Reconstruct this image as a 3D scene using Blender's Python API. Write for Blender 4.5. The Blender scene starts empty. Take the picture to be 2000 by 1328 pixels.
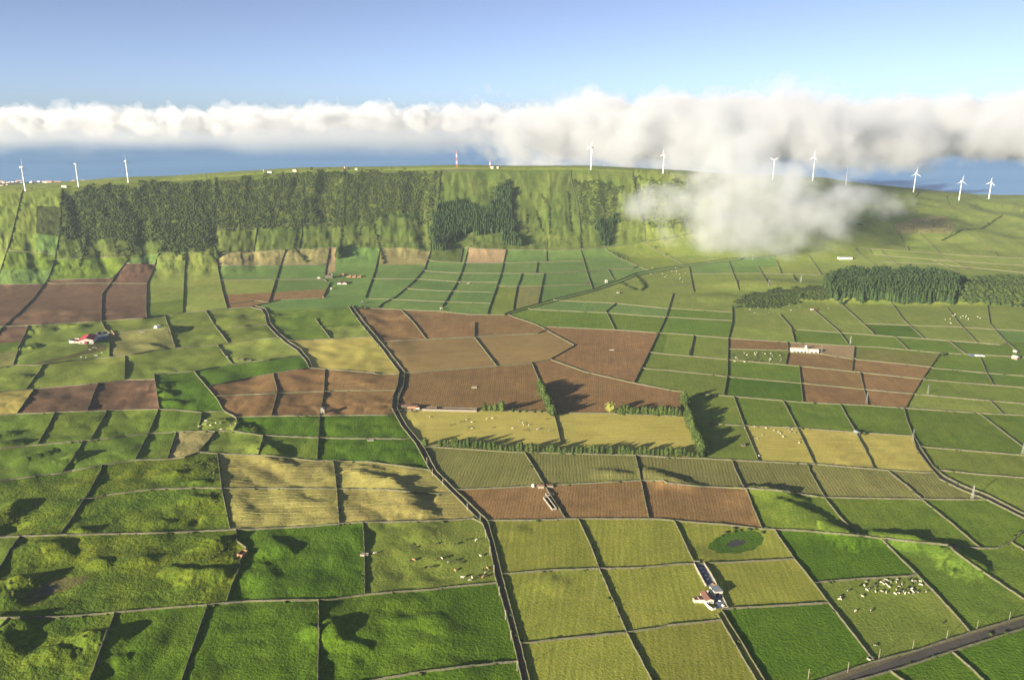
import bpy, math, random
import numpy as np
from mathutils import Vector, Matrix
from mathutils.geometry import delaunay_2d_cdt

random.seed(7)
rng = np.random.RandomState(11)
S = bpy.context.scene
COL = S.collection

# ------------------------------------------------------------------ camera
CAM_Z = 250.0
PITCH = math.radians(16.3)
FPX = 1500.0            # focal length in pixels of a 2000 px wide frame
CP, SP = math.cos(PITCH), math.sin(PITCH)
cd = bpy.data.cameras.new('camera')
cam = bpy.data.objects.new('camera', cd)
COL.objects.link(cam)
cam.location = (0, 0, CAM_Z)
cam.rotation_euler = (math.radians(90) - PITCH, 0, 0)
cd.sensor_width = 36.0
cd.lens = 36.0 * FPX / 2000.0
cd.clip_start = 1.0
cd.clip_end = 200000.0
S.camera = cam

# ------------------------------------------------------------------ light
SUN_EL = math.radians(12.5)
SUN_HX, SUN_HY = 0.755, 0.656          # horizontal heading of the sunlight (towards the right and away)
w = bpy.data.worlds.new('World'); S.world = w; w.use_nodes = True
wn = w.node_tree; wn.nodes.clear()
sky = wn.nodes.new('ShaderNodeTexSky'); sky.sky_type = 'NISHITA'
sky.sun_disc = False; sky.sun_elevation = SUN_EL
sky.sun_rotation = math.atan2(-SUN_HX, -SUN_HY) % (2 * math.pi)
sky.altitude = 700; sky.air_density = 0.45; sky.dust_density = 0.8; sky.ozone_density = 2.6
bgn = wn.nodes.new('ShaderNodeBackground'); bgn.inputs[1].default_value = 0.055
won = wn.nodes.new('ShaderNodeOutputWorld')
shs = wn.nodes.new('ShaderNodeHueSaturation'); shs.inputs['Saturation'].default_value = 0.76; shs.inputs['Hue'].default_value = 0.505
wn.links.new(sky.outputs[0], shs.inputs['Color']); wn.links.new(shs.outputs[0], bgn.inputs[0]); wn.links.new(bgn.outputs[0], won.inputs[0])
sl = bpy.data.lights.new('sun', 'SUN'); sl.energy = 5.0; sl.angle = math.radians(0.5); sl.color = (1.0, 0.875, 0.66)
so = bpy.data.objects.new('sun', sl); COL.objects.link(so)
so.rotation_euler = Vector((math.cos(SUN_EL) * SUN_HX, math.cos(SUN_EL) * SUN_HY, -math.sin(SUN_EL))).to_track_quat('-Z', 'Y').to_euler()
S.view_settings.view_transform = 'Standard'; S.view_settings.look = 'None'
S.view_settings.gamma = 1.0; S.view_settings.use_curve_mapping = False
S.view_settings.exposure = 1.68
cy_ = S.cycles
cy_.max_bounces = 6; cy_.diffuse_bounces = 2; cy_.glossy_bounces = 2; cy_.transmission_bounces = 2
cy_.transparent_max_bounces = 8; cy_.volume_bounces = 2
cy_.use_denoising = True; cy_.volume_step_rate = 1.0; cy_.volume_max_steps = 256
cy_.use_adaptive_sampling = True; cy_.adaptive_threshold = 0.01

# ------------------------------------------------------------------ helpers
def V3(c): return (c[0], c[1], c[2], 1.0)

class NT:
    """tiny node-tree helper"""
    def __init__(s, name):
        s.m = bpy.data.materials.new(name); s.m.use_nodes = True
        s.t = s.m.node_tree; s.t.nodes.clear()
        s.out = s.t.nodes.new('ShaderNodeOutputMaterial')
    def n(s, typ, **kw):
        nd = s.t.nodes.new(typ)
        for k, v in kw.items(): setattr(nd, k, v)
        return nd
    def l(s, a, b): s.t.links.new(a, b)
    def math(s, op, a, b=None, clamp=False):
        nd = s.n('ShaderNodeMath', operation=op); nd.use_clamp = clamp
        for i, v in enumerate((a, b)):
            if v is None: continue
            if isinstance(v, (int, float)): nd.inputs[i].default_value = v
            else: s.l(v, nd.inputs[i])
        return nd.outputs[0]
    def noise(s, scale, vec=None, detail=2.0, rough=0.55):
        nd = s.n('ShaderNodeTexNoise'); nd.inputs['Scale'].default_value = scale
        nd.inputs['Detail'].default_value = detail; nd.inputs['Roughness'].default_value = rough
        if vec is not None: s.l(vec, nd.inputs['Vector'])
        return nd.outputs['Fac']
    def ramp(s, fac, a, b):
        nd = s.n('ShaderNodeMapRange'); nd.inputs[1].default_value = a; nd.inputs[2].default_value = b
        s.l(fac, nd.inputs[0]); return nd.outputs[0]
    def mix(s, fac, a, b):
        nd = s.n('ShaderNodeMix', data_type='RGBA')
        if isinstance(fac, (int, float)): nd.inputs[0].default_value = fac
        else: s.l(fac, nd.inputs[0])
        for i, v in ((6, a), (7, b)):
            if isinstance(v, tuple): nd.inputs[i].default_value = V3(v)
            else: s.l(v, nd.inputs[i])
        return nd.outputs[2]
    def bsdf(s, col, rough=0.9, normal=None, spec=0.2):
        nd = s.n('ShaderNodeBsdfPrincipled')
        if isinstance(col, tuple): nd.inputs['Base Color'].default_value = V3(col)
        else: s.l(col, nd.inputs['Base Color'])
        nd.inputs['Roughness'].default_value = rough
        nd.inputs['Specular IOR Level'].default_value = spec
        if normal is not None: s.l(normal, nd.inputs['Normal'])
        s.l(nd.outputs[0], s.out.inputs[0]); return nd
    def bump(s, h, strength, dist):
        nd = s.n('ShaderNodeBump'); nd.inputs['Strength'].default_value = strength
        nd.inputs['Distance'].default_value = dist; s.l(h, nd.inputs['Height']); return nd.outputs[0]

def simple_mat(name, c1, c2, scale=0.5, rough=0.85, bump=0.0):
    t = NT(name); g = t.n('ShaderNodeNewGeometry').outputs['Position']
    f = t.ramp(t.noise(scale, g, 3), 0.3, 0.7)
    oi = t.n('ShaderNodeObjectInfo').outputs['Random']
    c = t.mix(f, c1, c2)
    hs = t.n('ShaderNodeHueSaturation'); t.l(c, hs.inputs['Color'])
    t.l(t.math('ADD', t.math('MULTIPLY', oi, 0.3), 0.85), hs.inputs['Value'])
    nm = t.bump(t.noise(scale * 3, g, 2), bump, 0.3) if bump else None
    t.bsdf(hs.outputs[0], rough, nm); return t.m

def mesh_obj(name, verts, faces, mat=None, parent=None, smooth=False):
    me = bpy.data.meshes.new(name)
    me.from_pydata([tuple(v) for v in verts], [], [tuple(f) for f in faces]); me.update()
    if mat is not None:
        for m in (mat if isinstance(mat, (list, tuple)) else [mat]): me.materials.append(m)
    if smooth: me.polygons.foreach_set('use_smooth', [True] * len(me.polygons))
    o = bpy.data.objects.new(name, me); COL.objects.link(o)
    if parent is not None: o.parent = parent
    return o

def tag(o, label=None, cat=None, group=None, kind=None):
    if label: o['label'] = label
    if cat: o['category'] = cat
    if group: o['group'] = group
    if kind: o['kind'] = kind
    return o

def empty(name, loc=(0, 0, 0), rz=0.0, scale=1.0):
    o = bpy.data.objects.new(name, None); COL.objects.link(o)
    o.location = loc; o.rotation_euler = (0, 0, rz); o.scale = (scale,) * 3
    o.empty_display_size = 0.5; return o

def ordn(n):
    return '%d%s' % (n, 'th' if n % 100 in (11, 12, 13) else {1: 'st', 2: 'nd', 3: 'rd'}.get(n % 10, 'th'))

def copy_tree(o, parent=None):
    c = o.copy(); COL.objects.link(c); c.parent = parent
    for ch in o.children: copy_tree(ch, c)
    return c

# ------------------------------------------------------------------ terrain
_perm = np.arange(256); np.random.RandomState(5).shuffle(_perm); _perm = np.tile(_perm, 3)
_ga = np.random.RandomState(6).rand(256) * 2 * np.pi
_gx, _gy = np.cos(_ga), np.sin(_ga)
def perlin(x, y):
    xi = np.floor(x).astype(int); yi = np.floor(y).astype(int)
    xf = x - xi; yf = y - yi; xi &= 255; yi &= 255
    u = xf * xf * xf * (xf * (xf * 6 - 15) + 10); v = yf * yf * yf * (yf * (yf * 6 - 15) + 10)
    def g(i, j, dx, dy):
        h = _perm[_perm[i] + j]; return _gx[h] * dx + _gy[h] * dy
    a = g(xi, yi, xf, yf); b = g(xi + 1, yi, xf - 1, yf)
    c = g(xi, yi + 1, xf, yf - 1); d = g(xi + 1, yi + 1, xf - 1, yf - 1)
    return (a + u * (b - a)) * (1 - v) + (c + u * (d - c)) * v
def fbm(x, y, o=3):
    s = 0; a = 1.0
    for i in range(o): s = s + a * perlin(x * 2 ** i + 17 * i, y * 2 ** i - 9 * i); a *= 0.5
    return s
def sst(a, b, x):
    t = np.clip((x - a) / (b - a), 0, 1); return t * t * (3 - 2 * t)

# column control points: photo column, crest row, crest distance, distance of the slope's foot, steepening
CTRL = np.array([
    (-600, 385, 1420, 1000, .15), (0, 372, 1480, 1060, .15), (150, 361, 1540, 1090, .15), (250, 352, 1580, 1110, .15), (350, 349, 1610, 1130, .15),
    (420, 343, 1630, 1150, .15), (600, 331, 1680, 1230, .15), (800, 328, 1720, 1290, .15), (900, 325, 1730, 1330, .15),
    (1000, 327, 1740, 1360, .15), (1150, 327, 1750, 1390, .2), (1300, 335, 1770, 1400, .3), (1400, 343, 1800, 1400, .5),
    (1600, 352, 1880, 1350, .7), (1650, 361, 1900, 1330, .8), (1800, 377, 1950, 1300, .8), (1900, 387, 1980, 1290, .8),
    (2000, 388, 2000, 1290, .8), (2600, 395, 2000, 1290, .8)], float)
def crest_z(row, Y):
    v = -(row - 664) / FPX
    return CAM_Z + Y * (-SP + v * CP) / (CP + v * SP)
CZ = crest_z(CTRL[:, 1], CTRL[:, 2])

def flat_px(px, py, z=0.0):
    u = (px - 1000) / FPX; v = -(py - 664) / FPX
    t = (CAM_Z - z) / (SP - v * CP)
    return u * t, (CP + v * SP) * t

REG = {'T0': (0, 180), 'T1': (650, 180), 'T2': (1300, 180), 'M0': (0, 560), 'M1': (650, 560), 'M2': (1300, 560),
       'B0': (0, 863), 'B1': (650, 863), 'B2': (1300, 863)}
def P(txt):
    """'B0 10,20 30,40 B1 5,6' -> list of photo pixels; region crops are 700 px shown 2000 wide"""
    out = []; ox = oy = 0; k = 1.0
    for w_ in txt.split():
        if w_ in REG: ox, oy = REG[w_]; k = 0.35
        elif w_ == 'P': ox = oy = 0; k = 1.0
        else:
            a, b = w_.split(','); out.append((ox + float(a) * k, oy + float(b) * k))
    return out

# mounds and ridges of the pasture: start, end, half width (m), height (m)
MOUNDS = [
 ('B0 30,420 90,350', 9, 7), ('B0 180,600 330,590', 7, 4), ('B0 250,640 380,625', 7, 3), ('B0 540,680 590,690', 6, 4),
 ('B0 790,680 840,675', 6, 2.5), ('B0 960,725 1060,745', 6, 4.5), ('B0 1120,760 1240,750', 7, 7), ('B0 1170,590 1270,560', 7, 7),
 ('B0 60,800 170,790', 9, 7), ('B0 30,870 90,900', 8, 5), ('B0 1060,330 1170,320', 6, 4), ('B0 1060,240 1150,240', 5, 4),
 ('B0 960,180 1010,180', 6, 4), ('B0 430,510 500,510', 5, 4), ('B0 900,450 940,450', 5, 2.5), ('B0 0,1110 70,1150', 9, 6),
 ('B0 280,1180 360,1200', 8, 5), ('B0 460,1100 560,1110', 8, 7), ('B0 0,1010 140,1040', 8, 6), ('B0 1740,1060 1770,1100', 4.5, 4.5),  # last mound stands in for a bush, shaped to cast its shadow
 ('B0 1520,570 1600,610', 8, 4), ('B0 1450,700 1510,760', 8, 2.5), ('B0 630,1230 690,1220', 6, 3), ('B0 640,1060 680,1090', 5, 2),
 ('B0 380,110 440,80', 7, 5), ('B0 110,110 300,50', 4, 3.5), ('M0 0,830 60,820', 6, 4), ('M0 20,890 120,870', 6, 4),
 ('M0 1160,770 1260,755', 7, 4), ('M0 1340,790 1420,810', 8, 5), ('M0 1480,900 1560,950', 9, 7), ('M0 880,600 960,600', 8, 6),
 ('M0 900,650 1000,660', 8, 5), ('M0 870,560 930,570', 8, 5), ('M0 900,230 960,260', 9, 8), ('M0 150,345 210,340', 8, 5),
 ('M0 60,510 130,500', 8, 4), ('M0 880,470 950,470', 8, 3), ('M0 820,330 900,345', 7, 3), ('M0 230,240 290,240', 9, 4),
 ('M0 400,220 460,220', 9, 4), ('M0 1250,190 1330,170', 14, 3), ('M0 1500,165 1540,165', 7, 3), ('M0 1150,280 1220,280', 9, 3),
 ('M1 110,1050 330,1100', 8, 5), ('M1 330,1110 470,1190', 8, 5), ('M1 430,1240 540,1270', 8, 3.5), ('M1 140,1010 240,1030', 7, 3),
 ('M0 1480,975 1620,1000', 7, 4),
 ('B2 520,275 760,330', 8, 4), ('B2 640,350 880,430', 8, 5), ('B2 930,480 1060,540', 8, 5.5), ('B2 1180,520 1380,555', 8, 5.5),
 ('B2 1380,560 1600,600', 8, 4), ('B2 1600,640 1740,700', 9, 6), ('M2 20,1090 160,1110', 8, 3.5), ('M2 440,1130 680,1150', 7, 4),
 ('M1 1500,1040 1640,1050', 8, 3), ('M1 1750,1030 1900,1080', 8, 3.5), ('B1 380,1000 600,990', 6, 1.2), ('B1 100,1140 180,1160', 6, 3),
 ('B1 -10,1030 20,1100', 6, 6), ('B1 980,500 1060,500', 10, 1.2), ('B1 1180,780 1260,790', 10, 1.2), ('B1 500,460 560,470', 9, 1.2),
 ('M2 150,70 330,60', 30, 4), ('T2 880,900 1100,910', 60, 5), ('P 620,612 700,602', 25, 3), ('P 1130,290 1131,291', 5, 0.1),
]
_m = []
for s_, r_, h_ in MOUNDS:
    (a0, b0), (a1, b1) = P(s_)
    x0, y0 = flat_px(a0, b0); x1, y1 = flat_px(a1, b1)
    _m.append((x0, y0, x1, y1, r_, h_))
PITS = [('B0 200,830 300,800', 14, -2.5), ('B0 90,460 30,490', 8, -4), ('B0 1090,445 1110,430', 4, -3), ('M1 470,1170 540,1180', 6, -2.5),
        ('B2 300,590 470,550', 17, -2.0), ('M0 1340,800 1400,810', 4, -3), ('M0 900,480 940,480', 5, -2)]
for s_, r_, h_ in PITS:
    (a0, b0), (a1, b1) = P(s_)
    x0, y0 = flat_px(a0, b0); x1, y1 = flat_px(a1, b1)
    _m.append((x0, y0, x1, y1, r_, h_))

def H(X, Y):
    X = np.asarray(X, float); Y = np.asarray(Y, float)
    Yc_ = np.maximum(Y, 60.0)
    col = 1000 + FPX * X / (Yc_ * 1.0)
    Yc = np.interp(col, CTRL[:, 0], CTRL[:, 2]); Yf = np.interp(col, CTRL[:, 0], CTRL[:, 3])
    m1 = np.interp(col, CTRL[:, 0], CTRL[:, 4]); zc = np.interp(col, CTRL[:, 0], CZ)
    s = np.clip((Y - Yf) / (Yc - Yf), 0, 1)
    # hermite from foot (slope ~0) to crest
    h01 = 3 * s ** 2 - 2 * s ** 3; h11 = s ** 3 - s ** 2
    g = 0.55 * s ** 1.55 + 0.45 * (h01 + h11 * m1)
    g = g * (1 - m1) + (0.75 * s + 0.25 * h01) * m1
    z = zc * g
    # behind the crest: a rounded brow, then the long fall to the coast
    b = np.maximum(Y - Yc, 0)
    z = z - np.where(b > 0, 0.035 * b + 0.11 * np.maximum(b - 150, 0), 0)
    z = np.maximum(z, np.where(Y < np.interp(X, [-3200, -1500, 500], [8450, 7000, 4900]) + 200 * perlin(X / 500, Y * 0 + .5), -446, -468) + 5 * perlin(X / 300, Y / 300))
    onslope = sst(0.04, 0.3, s) * (1 - sst(0.85, 1.0, s)) * (Y < Yc + 10)
    left = 1 - sst(1350, 1450, col)
    warp = 25 * perlin(col / 160, Y / 160)
    gul = perlin((col + warp) / 52.0, Y / 420.0) + 0.45 * perlin((col + warp) / 21.0 + 50, Y / 220.0)
    z = z - onslope * left * 8.0 * np.maximum(gul + 0.05, 0) - onslope * left * 2.0 * fbm(X / 16, Y / 26, 3) - onslope * left * 1.6 * np.abs(perlin(X / 9, Y / 45))
    z = z + onslope * (1 - left) * 11 * fbm(X / 170, Y / 170, 3)
    # valley floor
    fl = 1 - sst(0.0, 0.25, s)
    amp = 1.3 * fl * (Y > 0)
    z = z + amp * fbm(X / 150 + 3, Y / 150, 2)
    hum = (1 - sst(-60, -20, X + 0.25 * (Y - 430))) * (1 - sst(620, 740, Y))
    hum2 = sst(-20, 60, X - 200) * 0.25 * (1 - sst(700, 800, Y))
    z = z + (hum + hum2) * (2.3 * fbm(X / 52, Y / 52 + 9, 3) + 2.2 * np.abs(perlin(X / 24, Y / 24)) + 0.5 * np.abs(perlin(X / 9, Y / 9)))
    mid = (1 - sst(-150, -80, X)) * sst(600, 700, Y) * (1 - sst(950, 1050, Y))
    z = z + mid * 3.6 * fbm(X / 60, Y / 60, 3)
    # wooded knoll on the right
    d = np.hypot((X - 620) / 300, (Y - 1075) / 55)
    z = z + 17 * (1 - sst(0.15, 1.0, d))
    d = np.hypot((X - 400) / 120, (Y - 1150) / 60)
    z = z + 6 * (1 - sst(0.1, 1.0, d))
    near = (Y < 1250) & (Y > 150)
    if np.any(near):
        xn = X[near] if X.ndim else X; yn = Y[near] if Y.ndim else Y
        acc = np.zeros_like(xn)
        for (x0, y0, x1, y1, r, h) in _m:
            bx = (np.abs(xn - (x0 + x1) / 2) < abs(x1 - x0) / 2 + 8 * r) & (np.abs(yn - (y0 + y1) / 2) < abs(y1 - y0) / 2 + 8 * r)
            if not np.any(bx): continue
            xx = xn[bx]; yy = yn[bx]
            dx, dy = x1 - x0, y1 - y0; L = dx * dx + dy * dy + 1e-6
            t = np.clip(((xx - x0) * dx + (yy - y0) * dy) / L, 0, 1)
            ex, ey = xx - x0 - t * dx, yy - y0 - t * dy
            al = ex * SUN_HX + ey * SUN_HY; cr = -ex * SUN_HY + ey * SUN_HX
            al = np.where(al < 0, al / ((4.8 if L > 600 else 2.0) if h > 0 else 1), al / (0.8 if h > 0 else 1))
            dd = (al ** 2 + cr ** 2) / (r * r)
            k_ = .15 if L > 250 else 1.0
            wob = 1 + 0.6 * k_ * perlin(xx / 6, yy / 6) + 0.45 * k_ * perlin(xx / 2.7 + 9, yy / 2.7)
            acc[bx] += h * 0.72 * np.exp(-(dd * 2.0 * wob) ** 1.25) * (0.75 + 0.25 * np.sin(3.14 * t))
        if X.ndim: z = z.copy(); z[near] += acc
        else: z = z + acc
    return z

def hit(pts, off=0.0):
    """photo pixels -> ground points, by marching the view ray to the terrain"""
    pts = np.asarray(pts, float).reshape(-1, 2)
    u = (pts[:, 0] - 1000) / FPX; v = -(pts[:, 1] - 664) / FPX
    fy = CP + v * SP; tx = u / fy; tz = (-SP + v * CP) / fy     # per metre of Y
    Ys = np.concatenate([np.arange(150, 1000, 8), np.arange(1000, 2300, 6)]).astype(float)
    YY = np.repeat(Ys[None], len(pts), 0)
    below = (CAM_Z + YY * tz[:, None]) < H(YY * tx[:, None], YY)
    idx = np.where(below.any(1), below.argmax(1), len(Ys) - 1); idx = np.maximum(idx, 1)
    lo = Ys[idx - 1]; hi = Ys[idx].copy(); lo = lo.copy()
    for _ in range(14):
        m = (lo + hi) / 2; bl = (CAM_Z + m * tz) < H(m * tx, m)
        hi = np.where(bl, m, hi); lo = np.where(bl, lo, m)
    return np.stack([hi * tx, hi, H(hi * tx, hi)], 1)
def G1(px, py):
    return Vector(hit([(px, py)])[0])
def GR(txt):
    return [Vector(p) for p in hit(P(txt))]
def to_px(p):
    p = np.asarray(p, float); X, Y, Z = p[..., 0], p[..., 1], p[..., 2] - CAM_Z
    f = Y * CP - Z * SP; up = Y * SP + Z * CP
    return np.stack([1000 + FPX * X / f, 664 - FPX * up / f], -1)
def ground(x, y): return float(H(np.array([x]), np.array([y]))[0])
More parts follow.
